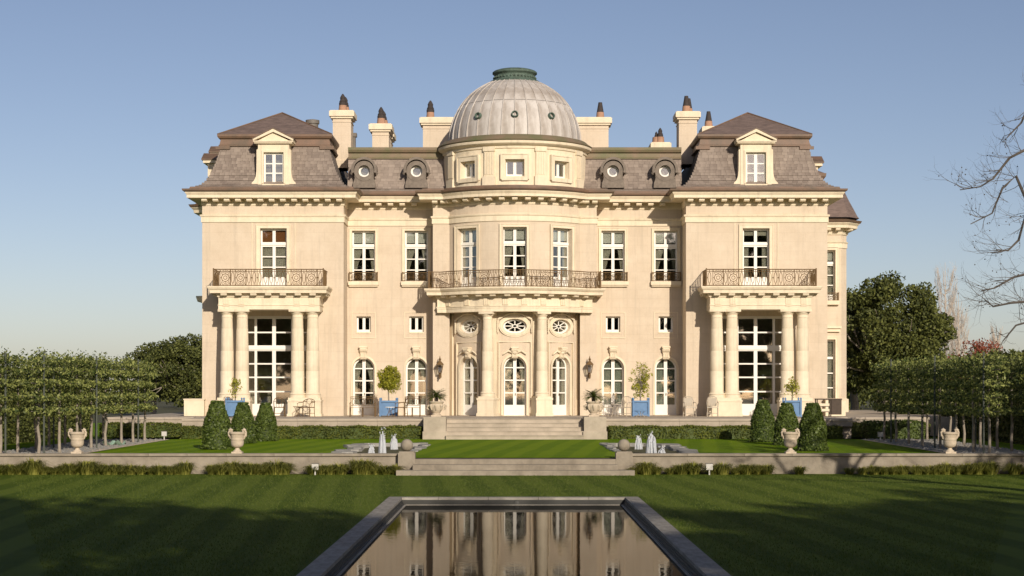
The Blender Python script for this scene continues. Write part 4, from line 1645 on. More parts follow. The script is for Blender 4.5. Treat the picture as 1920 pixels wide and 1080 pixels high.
# ------------------------------------------------------------------ flanks: left bay, right rear pavilion, side dormers
lbp = [(-XW1 + .1, 9.0), (-16.75, 8.2), (-16.75, 5.2), (-XW1 + .1, 4.6)]
MB().prism_xy(lbp[::-1], -.1, ZE + .4).build('wall', 'stone', mansion)
CP = [(0, ZE), (.06, ZE), (.13, ZE + .2), (.16, ZE + .37), (.60, ZE + .37), (.62, ZE + .52), (.74, ZE + .64), (.74, ZE + .68), (-.3, ZE + .68)]
GP = [(-.3, ZE + .69), (.80, ZE + .69), (.87, ZE + .82), (.55, ZE + .86), (.40, ZE + .97), (-.3, ZE + 1.0)]
MB().sweep(lbp, CP).build('cornice', 'stone_trim', mansion)
MB().sweep(lbp, GP).build('gutter', 'copper', mansion)
MB().sweep(lbp, [(-.2, 5.9), (.1, 5.9), (.15, 6.06), (.42, 6.08), (.5, 6.33), (.5, 6.39), (-.2, 6.39)]).build('balcony', 'stone_trim', mansion)
# side dormers seen edge-on over the outer slopes
for s, ys in ((-1, ((2.2, 0, 0), (6.8, 1.0, .42))), (1, ((3.4, 0, 0),))):
    for y, dz_, dx_ in ys:
        d = MB().box(-.5, .55, -.55, .55, 0, 1.55)
        d.box(-.72, .6, -.72, .72, 1.551, 1.70)
        o = d.build('dormer', 'stone_trim', mansion, loc=(s * (XW1 - .15 + dx_), y, ZE + 1.1 + dz_), rot=(0, 0, 0 if s < 0 else math.pi))
        MB().prism_yz([(-.78, 1.701), (.78, 1.701), (.78, 1.76), (0, 2.15), (-.78, 1.76)], -.80, 1.4).build('dormer_roof', 'copper', o)
# right rear pavilion with canted corner
PV = [(XW1 - .2, 14.0), (19.35, 14.0), (19.75, 14.5), (19.75, 22.0)]
yv = 14.0
pav = wall_panel('wall', rect(XW1 - .3, 19.35, -.9, ZE + .3), [rect(17.85, 19.0, 6.6, 9.6), rect(17.85, 19.0, .3, 4.3)], flat_map(yv), .4, 'stone', mansion)
MB().add([(19.35, 14.0, -.9), (19.75, 14.5, -.9), (19.75, 22, -.9), (19.35, 14.0, ZE + .3), (19.75, 14.5, ZE + .3), (19.75, 22, ZE + .3)],
         [(0, 1, 4, 3), (1, 2, 5, 4)]).build('wall', 'stone', mansion)
surround(17.85, 19.0, 6.6, 9.6, .14, .05, yv)
surround(17.85, 19.0, .3, 4.3, .14, .05, yv)
french((18.425, yv + .26, 6.6), 0, 1.15, 3.0, .3, 'full', ('blind', .6))  # full curtains added to make the window pale like a lit reveal
cols = two_cols(1.15)
pw_ = grid_window('pav', (18.425, yv + .26, .3), 0, -.575, .575, 0, 4.0, cols, [(.3, 1.1), (1.17, 1.97), (2.04, 2.84), (2.98, 3.88)])
curtains(pw_, 1.05, .1, 3.9, 'full')  # curtains added here too, in place of a sunlit reveal
MB().box(17.5, 19.32, yv - .30, yv - .002, 4.95, 5.07).box(17.6, 19.25, yv - .18, yv - .002, 4.75, 4.949).build('window_hood', 'stone_trim', mansion)
MB().box(17.65, 19.2, yv - .26, yv - .002, 6.35, 6.595).build('window_sill', 'stone_trim', mansion)
place('window_railing', SMALL_ME, mansion, (18.43, yv - .2, 6.60))
pc = MB().sweep(PV, CP).build('cornice', 'stone_trim', mansion)
MB().sweep(PV, GP).build('gutter', 'copper', mansion)
MB().sweep(PV, [(.002, 9.72), (.05, 9.72), (.05, 9.98), (.11, 10.06), (.002, 10.12)]).build('frieze_band', 'stone_trim', mansion)
modillions(PV[:3], pc, ZE + .368, .162, .56)
MB().sweep(PV, [(.002, -.9), (.12, -.9), (.12, .75), (.002, .82)]).build('plinth', 'stone_trim', mansion)
MB().sweep(PV, [(.72, ZE + .98), (.62, ZE + 1.10), (.40, ZE + 1.55), (.12, ZE + 2.1), (-.06, ZE + 2.50), (-.06, ZE + 2.56), (-.6, ZE + 2.62)], cap=False).build('mansard_roof', 'slate_top', mansion)
MB().box(15.4, 19.2, 14.5, 22, ZE + 2.5, ZE + 2.6).build('roof_deck', 'lead_dark', mansion)
MB().box(14.0, 18.2, 14.6, 19.0, ZE + .3, ZE + 3.4).add(
    [(13.9, 14.5, ZE + 3.7), (18.5, 14.5, ZE + 3.7), (18.5, 19.1, ZE + 3.7), (13.9, 19.1, ZE + 3.7), (16.2, 16.8, ZE + 5.0)],
    [(0, 1, 4), (1, 2, 4), (2, 3, 4), (3, 0, 4)]).build('tower_roof', 'slate_top', mansion)
MB().sweep([(14.0, 14.6), (18.2, 14.6), (18.2, 19.0)], [(0, ZE + 3.2), (.12, ZE + 3.25), (.30, ZE + 3.5), (.32, ZE + 3.69), (-.3, ZE + 3.69)]).build('roof_band', 'copper', mansion)
MB().box(XW1 - .5, 19.6, 21.9, 22.2, -.9, ZE).build('wall', 'stone', mansion)

# ------------------------------------------------------------------ terrace, steps, pedestals
TX0, TX1 = -15.0, 15.2
ter = thing('terrace', 'long pale stone terrace with steps in front of the mansion', 'terrace', (0, 0, 0))
structure(ter)
MB().prism_xy([(TX0, YT + .5), (TX1, YT + .5), (TX1, -6.5), (23, -6.5), (23, BACK + 12), (-19.5, BACK + 12), (-19.5, -6.5), (TX0, -6.5)], -.9, -.004).build('paving', 'stone_worn', ter)
EDGE = MB().prism_yz([(.499, -.36), (.499, 0), (-.03, 0), (-.05, -.03), (-.05, -.10), (-.02, -.13), (0, -.34), (.02, -.36)], -.5, .5).mesh('edge_stone', 'stone_worn')
for s in (-1, 1):
    x = 4.1
    end = -TX0 if s < 0 else TX1
    while x < end - .05:
        w = min(random.choice((1.5, 1.8, 2.1)), end - x)
        place('edge_stone', EDGE, ter, (s * (x + w / 2), YT, 0), None, (w - .008, 1, 1))
        x += w
    # side terrace edge set back
    x = 15.2
    while x < 19.4:
        w = min(1.4, 19.4 - x)
        place('edge_stone', EDGE, ter, (s * (x + w / 2), -7.0, -.0), None, (w - .008, 1, 1))
        x += w
MB().box(TX0, -4.08, YT + .25, YT + .49, -.9, -.37).box(4.08, TX1, YT + .25, YT + .49, -.9, -.37).build('terrace_wall', 'stone_worn', ter)
for i in range(5):
    z1 = -.002 - .178 * i
    y1 = YT - .30 * (i - .5)
    st = MB().box(-3.06, 3.06, y1 - .32, y1 + .001 if i else y1 + .62, -.9 if i == 4 else z1 - .40, z1 - .03).box(-3.06, 3.06, y1 - .35, y1 - .001 if i else y1 + .62, z1 - .029, z1)
    st.build('step', 'stone_worn', ter)
for s in (-1, 1):
    a, b = sorted((s * 3.07, s * 4.06))
    MB().box(a, b, YT - 1.15, YT + .45, -.9, .10).box(a - .04, b + .04, YT - 1.20, YT + .45, -.9, -.55).build('stair_pedestal', 'stone_worn', ter)

# ------------------------------------------------------------------ retaining wall, piers, balls, lower steps
GX = 3.42
CST = MB().prism_yz([(.45, -.10), (.45, 0), (-.05, 0), (-.06, -.02), (-.06, -.08), (-.03, -.10)], -.5, .5).mesh('coping_stone', 'stone_grey')
for s, lab in ((-1, 'long low stone retaining wall left of the lower steps'), (1, 'long low stone retaining wall right of the lower steps')):
    rw = thing('retaining_wall', lab, 'wall', (s * 15, YW, LOW))
    a, b = sorted((s * (GX + .45) - s * 15, s * 26))
    MB().box(a, b, 0, .40, -.1, -.85 - LOW - .10).build('wall_body', 'stone_grey', rw)
    x = GX + .45
    while x < 41:
        w = random.choice((1.3, 1.6, 1.9, 2.2))
        place('coping_stone', CST, rw, (s * (x + w / 2) - s * 15, 0, -.85 - LOW), None, (w - .008, 1, 1))
        x += w
    pr = MB().box(-.28, .28, -.28, .28, 0, .72).box(-.25, .25, -.25, .25, .72, .76)
    pr.box(-.36, .36, -.42, .30, -.02, .12)
    p = pr.build('gate_pier', 'stone_grey', loc=(s * 3.63, YW - .05, LOW))
    tag(p, 'square stone pier at the %s end of the lower steps' % ('left' if s < 0 else 'right'), 'pier', 'stone piers by the lower steps')
    bl = MB()
    bl.lathe([(.01, 0), (.09, .012), (.15, .05), (.19, .10), (.205, .17), (.205, .22), (.185, .30), (.14, .36), (.08, .395), (.01, .405)], 24)
    o = bl.build('stone_ball', 'stone_grey', None, True, loc=(s * 3.63, YW - .05, LOW + .76))
    tag(o, 'round stone ball on the %s pier by the lower steps' % ('left' if s < 0 else 'right'), 'ball finial', 'stone balls on the piers')
stp = thing('lower_steps', 'three wide grey stone steps between the ball-topped piers', 'steps', (0, YW, LOW))
for i in range(3):
    y0 = -1.15 + .42 * i
    MB().box(-GX - (.5 if i == 0 else -.02), GX + (.5 if i == 0 else -.02), y0, .5, -.05 if i == 0 else .17 * i - .005, .17 * (i + 1) - .006).build('step', 'stone_grey', stp)

# ------------------------------------------------------------------ reflecting pool
pool = thing('reflecting_pool', 'long dark reflecting pool framed in stone on the lower lawn', 'pool', (0, (PY0 + PY1) / 2, LOW))
oy = (PY0 + PY1) / 2
MB().box(PX0 + .3, PX1 - .3, PY0 - oy + .3, PY1 - oy - .3, -.19, -.18).build('water', 'pool_water', pool)
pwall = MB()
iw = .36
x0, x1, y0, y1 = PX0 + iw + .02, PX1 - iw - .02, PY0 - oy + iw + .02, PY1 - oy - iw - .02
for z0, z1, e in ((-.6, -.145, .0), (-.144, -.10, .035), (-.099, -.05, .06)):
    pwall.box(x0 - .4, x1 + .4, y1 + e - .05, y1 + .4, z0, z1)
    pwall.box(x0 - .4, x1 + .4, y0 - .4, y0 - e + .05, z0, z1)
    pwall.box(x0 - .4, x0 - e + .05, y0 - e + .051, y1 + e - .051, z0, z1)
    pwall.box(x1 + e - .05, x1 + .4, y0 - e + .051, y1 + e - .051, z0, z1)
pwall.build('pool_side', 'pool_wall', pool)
lip = MB()
lip.box(x0 - .02, x1 + .02, y1 - .10, y1 - .051, -.3, -.168)
lip.box(x0 - .02, x0 + .10, y0 + .1, y1 - .101, -.3, -.168).box(x1 - .10, x1 + .02, y0 + .1, y1 - .101, -.3, -.168)
lip.build('waterline_ledge', 'pool_stone', pool)
PC = MB().box(-.5, .5, -.5, .5, -.05, .012).mesh('coping_stone', 'pool_stone')


def run(a, b, step):
    n_ = max(1, round((b - a) / step))
    return [(a + (b - a) * (i + .5) / n_, (b - a) / n_) for i in range(n_)]


for yy in (PY1 - oy - iw / 2, PY0 - oy + iw / 2):
    for cx_, w in run(PX0, PX1, 1.3):
        place('coping_stone', PC, pool, (cx_, yy, 0), None, (w - .01, iw, 1))
for xx in (PX0 + iw / 2, PX1 - iw / 2):
    for cy_, w in run(PY0 - oy + iw, PY1 - oy - iw, 1.3):
        place('coping_stone', PC, pool, (xx, cy_, 0), None, (iw, w - .01, 1))
MB().lathe([(.02, -.02), (.06, -.02), (.085, .01), (.07, .04), (.02, .05)], 16).build('spout', 'pool_wall', pool, True, loc=(.02, PY1 - oy - iw - .02, -.14), rot=(R_(80), 0, 0))

# ------------------------------------------------------------------ fountain ponds
for s in (-1, 1):
    side = 'left' if s < 0 else 'right'
    fx = s * (PONDX0 + PONDX1) / 2
    fo = thing('fountain', 'sunken pond with three low water jets %s of the central lawn' % side, 'fountain', (fx, -25, up(-25)), group='fountain ponds')
    hw, z = (PONDX1 - PONDX0) / 2, 0
    MB().box(-hw, hw, PONDY0 + 25.05, PONDY1 + 24.95, -.20, -.12).build('water', 'pond_water', fo)
    MB().box(-hw - .02, hw + .02, PONDY0 + 25, PONDY1 + 25, -.30, -.21).build('pond_bed', 'stone_grey', fo)
    rs = random.Random(5 + s)

    def flagstone(cx_, cy_, w, d):
        n_ = 7
        pts = []
        for i in range(n_):
            a = 2 * math.pi * i / n_ + rs.uniform(-.2, .2)
            pts.append((w / 2 * math.cos(a) * rs.uniform(.85, 1.15), d / 2 * math.sin(a) * rs.uniform(.85, 1.15)))
        zz = rs.uniform(.0, .03)
        MB().prism_xy(pts, -.16, .03 + zz).build('flagstone', 'flag', fo, loc=(cx_, cy_, up(cy_ - 25) - up(-25)), rot=(0, 0, rs.uniform(-.2, .2)))
    y = PONDY0 + 25.4
    while y < PONDY1 + 25:
        d = rs.uniform(1.0, 1.9)
        flagstone(s * (hw + rs.uniform(-.12, .25)), y + d / 2, rs.uniform(.6, .95), d)
        y += d * .95
    y = PONDY0 + 29.5
    while y < PONDY1 + 25:
        d = rs.uniform(.9, 1.5)
        flagstone(-s * (hw + rs.uniform(-.1, .12)), y + d / 2, rs.uniform(.35, .5), d)
        y += d * 1.05
    for i in range(3):
        flagstone(-.8 + .8 * i, PONDY1 + 25.05, .9, .5)
    jets = ((-4.97, -29.9, .50, .15), (-4.74, -27.8, .95, .17), (-4.71, -22.4, .60, .15)) if s < 0 else \
           ((5.05, -29.9, .40, .17), (4.90, -27.4, .84, .20), (4.78, -22.2, .62, .15))
    for jx, jy, jh, jr in jets:
        mb = MB()
        for q in range(40):
            a0, e0 = rs.uniform(0, 6.283), jr * rs.uniform(.02, .62)
            top = jh * rs.uniform(.62, 1.0) * (1.0 if e0 < jr * .2 else .86)
            sp_ = jr * rs.uniform(.25, 1.0)
            line, rad_ = [], []
            for k in range(9):
                t = k / 8
                hgt = top * (1 - (1 - t) ** 2)
                rr0 = e0 * (.4 + .6 * t)
                line.append((rr0 * math.cos(a0) + rs.uniform(-.008, .008), rr0 * math.sin(a0) + rs.uniform(-.008, .008), hgt))
                rad_.append(.034 * (1 - .5 * t) * rs.uniform(.75, 1.25))
            for k in range(1, 6):
                t = k / 5
                rr0 = e0 + sp_ * t * .55
                line.append((rr0 * math.cos(a0), rr0 * math.sin(a0), top * (1 - t ** 2 * .98)))
                rad_.append(.020 * rs.uniform(.6, 1.3))
            mb.tube(line, rad_, 5)
        # a few ragged drops round the head
        for q in range(22):
            a, t = rs.uniform(0, 6.28), rs.uniform(.5, 1.08)
            r = jr * rs.uniform(.25, .75)
            c0 = (r * math.cos(a), r * math.sin(a), jh * t)
            d = rs.uniform(.010, .026)
            mb.add([(c0[0] - d, c0[1], c0[2]), (c0[0] + d, c0[1], c0[2]), (c0[0], c0[1] - d, c0[2]), (c0[0], c0[1], c0[2] + 2.4 * d)], [(0, 1, 3), (1, 2, 3), (2, 0, 3), (0, 2, 1)])
        # foam at the foot
        for q in range(26):
            a, r = rs.uniform(0, 6.28), jr * rs.uniform(.9, 1.9)
            d = rs.uniform(.02, .05)
            mb.add([(r * math.cos(a) - d, r * math.sin(a), .0), (r * math.cos(a), r * math.sin(a) - d, .0), (r * math.cos(a) + d, r * math.sin(a), .0),
                    (r * math.cos(a), r * math.sin(a) + d, .0), (r * math.cos(a), r * math.sin(a), d * .7)], [(0, 1, 4), (1, 2, 4), (2, 3, 4), (3, 0, 4)])
        mb.build('water_jet', 'jet', fo, True, loc=(jx - fx, jy + 25, -.125))

# ------------------------------------------------------------------ stone urns on the retaining wall
uz = -.85


def stone_urn():
    u = thing('stone_urn', 'x', 'urn', (0, 0, 0), group='stone urns along the retaining wall')
    MB().box(-.20, .20, -.20, .20, 0, .06).build('base', 'urn_stone', u)
    MB().lathe([(.17, .061), (.16, .09), (.09, .14), (.075, .18), (.10, .205), (.17, .22), (.225, .27), (.245, .34), (.25, .42), (.237, .43), (.252, .45), (.255, .53), (.243, .54),
                (.258, .56), (.26, .64), (.275, .66), (.30, .68), (.305, .73), (.27, .74), (.23, .70), (.18, .60)], 26).build('bowl', 'urn_stone', u, True)
    for sx in (-1, 1):
        pts = [(sx * .24, 0, .52), (sx * .31, 0, .60), (sx * .32, 0, .72), (sx * .30, 0, .80), (sx * .245, 0, .84), (sx * .20, 0, .80), (sx * .21, 0, .745), (sx * .255, 0, .74)]
        MB().tube(pts, [.045, .05, .05, .05, .05, .05, .045, .03], 8).build('handle', 'urn_stone', u, True)
    return u


u0 = stone_urn()
urns = [(wx(145, YW + .2), 'pale stone urn with scroll handles, far left on the retaining wall'),
        (wx(445, YW + .2), 'pale stone urn with scroll handles in front of the left topiary cones'),
        (wx(1482, YW + .2), 'grey stone urn with scroll handles in front of the right topiary cones'),
        (wx(1781, YW + .2), 'grey stone urn with scroll handles, far right on the retaining wall')]
for i, (x, lab) in enumerate(urns):
    o = u0 if i == 0 else copy_tree(u0)
    o.location = (x, YW + .2, uz + .002)
    o.scale = (.88, .88, .97)
    o['label'] = lab

# ------------------------------------------------------------------ topiary cones
ncone = 7000
t = rng.uniform(0, 1, ncone) ** .8
ang = rng.uniform(0, 2 * math.pi, ncone)
hh = t * 1.72
rad = .56 - .30 * t - .04 * np.sin(t * 9) - .12 * np.maximum(0, t - .9) * 8 * .3
rad = np.where(t > .93, rad * rng.uniform(0, 1, ncone) ** .5, rad) * rng.uniform(.86, 1.10, ncone)
pts = np.stack([rad * np.cos(ang), rad * np.sin(ang), hh], axis=1)
outv = np.stack([np.cos(ang), np.sin(ang), np.full(ncone, .35)], axis=1)
CONE_ME = leaf_mesh('foliage', pts, .10, 'leaf_box', .6, outv, .75)
CORE_ME = finish(MB().lathe([(.46, .02), (.50, .2), (.38, .9), (.20, 1.62), (.03, 1.66)], 16).mesh('core', 'leaf_box'), True)
TR_ME = MB().tube([(0, 0, -.05), (0, 0, .3)], .05, 7).mesh('stem', 'bark')
cones = [(-11.30, -23.9, 1.06, 'tall clipped topiary cone, nearest of the three on the left lawn'),
         (-11.30, -17.4, .98, 'clipped topiary cone behind the left urn, middle of the left three'),
         (-10.75, -14.6, .95, 'clipped topiary cone nearest the terrace on the left lawn'),
         (11.02, -25.4, 1.02, 'tall clipped topiary cone, nearest of the three on the right lawn'),
         (10.95, -19.6, .98, 'clipped topiary cone behind the right urn, middle of the right three'),
         (10.55, -15.6, 1.03, 'clipped topiary cone nearest the terrace on the right lawn')]
for i, (x, y, sc, lab) in enumerate(cones):
    c_ = thing('topiary_cone', lab, 'topiary', (x, y, up(y)), (0, 0, i * 1.3), 'clipped topiary cones on the lawn')
    c_.scale = (sc, sc, sc)
    place('foliage', CONE_ME, c_)
    place('core', CORE_ME, c_)
    place('stem', TR_ME, c_)

# ------------------------------------------------------------------ hedges


def hedge(x0, x1, y0, y1, z0, z1, label, density=520, size=.085, matn='leaf_hedge'):
    h = thing('hedge', label, 'hedge', ((x0 + x1) / 2, (y0 + y1) / 2, z0))
    w, d, hh_ = x1 - x0, y1 - y0, z1 - z0
    P, O = [], []
    for axis, area in (('f', w * hh_), ('t', w * d), ('l', d * hh_), ('r', d * hh_)):
        n_ = int(area * density)
        a, b = rng.uniform(-.5, .5, n_), rng.uniform(-.5, .5, n_)
        j = rng.normal(0, .025, n_)
        lump = .05 * np.sin(a * w * 3.1) + .03 * np.sin(a * w * 7.7 + 1)
        if axis == 'f':
            P.append(np.stack([a * w, -d / 2 + j + lump, (b + .5) * hh_], 1)); O.append(np.tile((0, -1., .2), (n_, 1)))
        elif axis == 't':
            P.append(np.stack([a * w, b * d, hh_ + j + lump * .5], 1)); O.append(np.tile((0, -.2, 1.), (n_, 1)))
        else:
            sx = -1 if axis == 'l' else 1
            P.append(np.stack([sx * w / 2 + j, a * d, (b + .5) * hh_], 1)); O.append(np.tile((sx * 1., 0, .2), (n_, 1)))
    place('foliage', leaf_mesh('foliage', np.concatenate(P), size, matn, .6, np.concatenate(O), .8), h)
    MB().box(-w / 2 + .07, w / 2 - .07, -d / 2 + .08, d / 2 - .05, -.02, hh_ - .06).build('core', 'leaf_box', h)
    return h


hedge(-14.9, -4.2, -12.05, YT + .15, UP0, -.36, 'low clipped hedge under the terrace edge, left of the stair')
hedge(4.2, 14.6, -12.05, YT + .15, UP0, -.36, 'low clipped hedge under the terrace edge, right of the stair')
hedge(-19.4, -15.2, -8.2, -7.1, UP0, -.30, 'short clipped hedge below the side terrace, far left')
hedge(15.4, 19.4, -8.2, -7.1, UP0, -.30, 'short clipped hedge below the side terrace, far right')
hedge(-22.6, -21.0, -32, -3, -1.0, 1.85, 'tall dark boundary hedge behind the left pleached trees', 150, .16, 'leaf_oak')
hedge(21.0, 22.6, -32, -3, -1.0, 1.5, 'tall dark boundary hedge behind the right pleached trees', 150, .16, 'leaf_oak')
hedge(16.0, 18.6, -10.6, -9.2, UP0, -.15, 'rounded dark shrub beside the right end of the terrace', 320, .10, 'leaf_box')

# ------------------------------------------------------------------ pleached trees


def pleached(seed):
    r = np.random.default_rng(seed)
    P = []
    for z in (.50, .98, 1.46, 1.92):
        n_ = 520
        y = r.uniform(-1.2, 1.2, n_)
        th = r.uniform(0, 2 * math.pi, n_)
        rr = (.30 + .07 * np.sin(y * 4 + seed)) * np.sqrt(r.uniform(.35, 1.1, n_))
        P.append(np.stack([rr * np.cos(th) * 1.25, y, 1.0 + z + rr * np.sin(th) * .44 + .05 * np.sin(y * 3 + z * 5 + seed)], 1))
    n_ = 330
    y = r.uniform(-1.2, 1.2, n_)
    P.append(np.stack([r.normal(0, .22, n_), y, 1.0 + 2.16 + np.abs(r.normal(0, .14, n_)) + .08 * np.sin(y * 5 + seed)], 1))
    n_ = 130
    P.append(np.stack([r.normal(0, .12, n_), r.uniform(-1.2, 1.2, n_), 1.0 + r.uniform(.4, 2.2, n_)], 1))
    n_ = 260
    P.append(np.stack([r.normal(0, .20, n_), r.normal(0, .22, n_), 1.0 + r.uniform(.35, 2.35, n_)], 1))
    # sprigs standing up from the top
    for q in range(9):
        y0 = r.uniform(-1.1, 1.1)
        k = 9
        P.append(np.stack([r.normal(0, .05, k), y0 + r.normal(0, .04, k), 1.0 + 2.25 + np.linspace(0, r.uniform(.12, .5), k)], 1))
    crown = leaf_mesh('crown', np.concatenate(P), .12, 'leaf_pleach', .5)
    b = random.Random(seed)
    k = [(b.uniform(-.03, .03), b.uniform(-.04, .04)) for _ in range(5)]
    tr = MB().tube([(0, 0, -.05), (k[0][0], k[0][1], .5), (k[1][0], k[1][1], 1.0), (k[2][0], k[2][1], 1.5), (0, 0, 2.5), (0, 0, 3.2)], [.062, .052, .048, .045, .03, .015], 8)
    for z in (1.5, 1.98, 2.46, 2.92):
        tr.tube([(0, 0, z - .1), (.0, .5, z), (0, 1.15, z + .02)], [.03, .022, .012], 5)
        tr.tube([(0, 0, z - .1), (.0, -.5, z), (0, -1.15, z + .02)], [.03, .022, .012], 5)
    return crown, finish(tr.mesh('trunk', 'bark_pale'), True)


PL = [pleached(s) for s in (1, 2, 3, 4)]
POST = MB().tube([(0, 0, -.1), (0, 0, 3.55)], .035, 6).mesh('support_post', 'post_green')
for s in (-1, 1):
    side = 'left' if s < 0 else 'right'
    for row, X in (('inner', 15.95), ('outer', 18.0)):
        n_ = 8
        for i in range(n_):
            y = -14.3 - i * 2.28 + (0.9 if row == 'outer' else 0)
            x = s * (X + (.35 * (i / 7) if row == 'inner' else 0)) + random.uniform(-.08, .08)
            lab = 'tiered pleached tree, %s from the mansion in the %s row %s of the lawn' % (ORD[i], row, side)
            t_ = thing('pleached_tree', lab, 'tree', (x, y, -.96), (0, 0, random.choice((0, math.pi)) + random.uniform(-.06, .06)), 'pleached trees beside the lawn')
            cr, tk = PL[(i * 3 + (s > 0) + 2 * (row == 'outer')) % 4]
            place('crown', cr, t_)
            place('trunk', tk, t_)
            if i % 3 == 1:
                o = place('support_post', POST, None, (x - s * .28, y - .35, -.97))
                tag(o, 'thin green post beside the %s pleached tree from the mansion, %s row %s' % (ORD[i], row, side), 'post', 'posts holding the pleached trees')

# ------------------------------------------------------------------ tufts of grass along the foot of the wall


def tuft(seed):
    r = random.Random(seed)
    V, Q = [], []
    for i in range(300):
        a = r.uniform(0, 6.283)
        b0 = r.uniform(0, .20)
        L = r.uniform(.34, .60)
        lean = r.uniform(.25, 1.25)
        w = .011
        p = np.array((b0 * math.cos(a), b0 * math.sin(a), 0))
        d = np.array((math.cos(a), math.sin(a), 0))
        sd = np.array((-math.sin(a), math.cos(a), 0)) * w
        q0 = p
        q1 = p + d * (L * lean * .35) + np.array((0, 0, L * .62))
        q2 = p + d * (L * lean * .95) + np.array((0, 0, L * max(.12, 1.0 - .62 * lean)))
        o = len(V)
        V += [q0 - sd, q0 + sd, q1 + sd * .8, q1 - sd * .8, q2 + sd * .15, q2 - sd * .15]
        Q += [(o, o + 1, o + 2, o + 3), (o + 3, o + 2, o + 4, o + 5)]
    return np_mesh('grass_tuft', np.array(V), np.array(Q), 'leaf_tuft')


TF = [tuft(s) for s in range(4)]
tl = []
x = wx(742, YW - .45)
while x > -17.4:
    px = VX + (x - CX) * F / (ZC + YW - .45)
    if not (355 < px < 384 or 545 < px < 572 or 640 < px < 672):
        tl.append(x)
    x -= random.uniform(.24, .36)
for i, x in enumerate(tl):
    sc = random.uniform(.70, 1.22)
    o = place('grass_tuft', TF[i % 4], None, (x, YW - .46 + random.uniform(-.16, .1), LOW), (0, 0, random.uniform(0, 6)), (sc, sc, sc * random.uniform(.8, 1.15)))
    tag(o, 'yellow-green grass tuft at the wall foot, %s leftwards from the left pier' % (ORD[i] if i < len(ORD) else 'number %d' % (i + 1)), 'grass tuft', 'grass tufts along the retaining wall')
tl = []
x = wx(1188, YW - .45)
while x < 17.6:
    px = VX + (x - CX) * F / (ZC + YW - .45)
    if not (1310 < px < 1322 or 1458 < px < 1482 or 1505 < px < 1575 or 1862 < px < 1885):
        tl.append(x)
    x += random.uniform(.28, .46)
for i, x in enumerate(tl):
    sc = random.uniform(.62, 1.05)
    o = place('grass_tuft', TF[i % 4], None, (x, YW - .42 + random.uniform(-.14, .1), LOW), (0, 0, random.uniform(0, 6)), (sc, sc, sc * random.uniform(.85, 1.1)))
    tag(o, 'dull green grass tuft at the wall foot, %s rightwards from the right pier' % (ORD[i] if i < len(ORD) else 'number %d' % (i + 1)), 'grass tuft', 'grass tufts along the retaining wall')

# ------------------------------------------------------------------ garden lights
for px, yy, z, lab in ((591, YW - .75, LOW, 'small white garden light by the left retaining wall'), (1330, YW - .75, LOW, 'small white garden light by the right retaining wall'),
                       (308, -13.2, UP0, 'small white garden light among the left pleached trunks'), (1651, -14.6, UP0, 'small white garden light among the right pleached trunks')):
    g = thing('garden_light', lab, 'garden light', (wx(px, yy), yy, z), group='garden lights')
    MB().box(-.022, .022, -.022, .022, 0, .17).build('post', 'fixture_white', g)
    MB().box(-.11, .11, -.05, .05, .17, .37).box(-.085, .085, -.056, -.051, .195, .345).build('lamp_box', 'fixture_white', g)
    MB().box(-.125, .125, -.065, .06, .371, .39).build('lamp_lid', 'lead_dark', g)

# a folded pale green sheet lying on the gravel, left
sv, sf = [], []
for i in range(9):
    for j in range(7):
        sv.append((-.42 + i * .105, -.3 + j * .1, max(.0, .11 * math.sin(i * 1.3 + j * .8) + .08 * math.cos(j * 1.7) + .06)))
for i in range(8):
    for j in range(6):
        a = i * 7 + j
        sf.append((a, a + 7, a + 8, a + 1))
o = MB().add(sv, sf).build('ground_sheet', 'green_sheet', None, True, loc=(wx(214, -20), -20.0, -.95))
tag(o, 'crumpled pale green sheet on the gravel under the left trees', 'sheet')

# ------------------------------------------------------------------ planters with citrus trees


def citrus(name, label, x, y, box, crown_c, crown_r, nclump, per, seed, leafs=.10, th=1.4):
    p = thing(name, label, 'planter', (x, y, 0.0), group='blue planters on the terrace')
    w, h = box
    b = MB().box(-w / 2 + .03, w / 2 - .03, -w / 2 + .03, w / 2 - .03, .05, h - .03)
    for sx in (-1, 1):
        for sy in (-1, 1):
            b.box(sx * w / 2 - .04, sx * w / 2 + .04, sy * w / 2 - .04, sy * w / 2 + .04, 0, h + .02)
            b.lathe([(.01, 0), (.045, .02), (.05, .06), (.03, .10), (.005, .12)], 8, (sx * w / 2, sy * w / 2, h + .02))
    b.box(-w / 2 + .04, w / 2 - .04, -w / 2 - .02, -w / 2 + .029, h - .09, h - .0)
    b.box(-w / 2 + .04, w / 2 - .04, -w / 2 - .02, -w / 2 + .029, .04, .12)
    b.build('planter_box', 'blue_paint', p)
    MB().box(-w / 2 + .05, w / 2 - .05, -w / 2 + .05, w / 2 - .05, h - .06, h - .029).build('soil', 'soil', p)
    r = random.Random(seed)
    stems = MB()
    cz = crown_c
    stems.tube([(0, 0, h - .1), (r.uniform(-.04, .04), 0, (h + cz) / 2), (0, 0, cz)], [.035, .03, .02], 6)
    cl = []
    for i in range(nclump):
        d = Vector((r.gauss(0, 1), r.gauss(0, 1), r.gauss(0, 1))).normalized() * r.uniform(.35, 1.0)
        q = Vector((d.x * crown_r[0], d.y * crown_r[0], cz + d.z * crown_r[1]))
        cl.append(tuple(q))
        stems.tube([(0, 0, cz - crown_r[1] * .6), (q.x * .5, q.y * .5, (cz + q.z) / 2), tuple(q)], [.018, .012, .007], 4)
    stems.build('trunk', 'bark_pale', p)
    place('crown', leaf_mesh('crown', clump_points(cl, .17, per), leafs, 'leaf_citrus', .5), p)
    return p


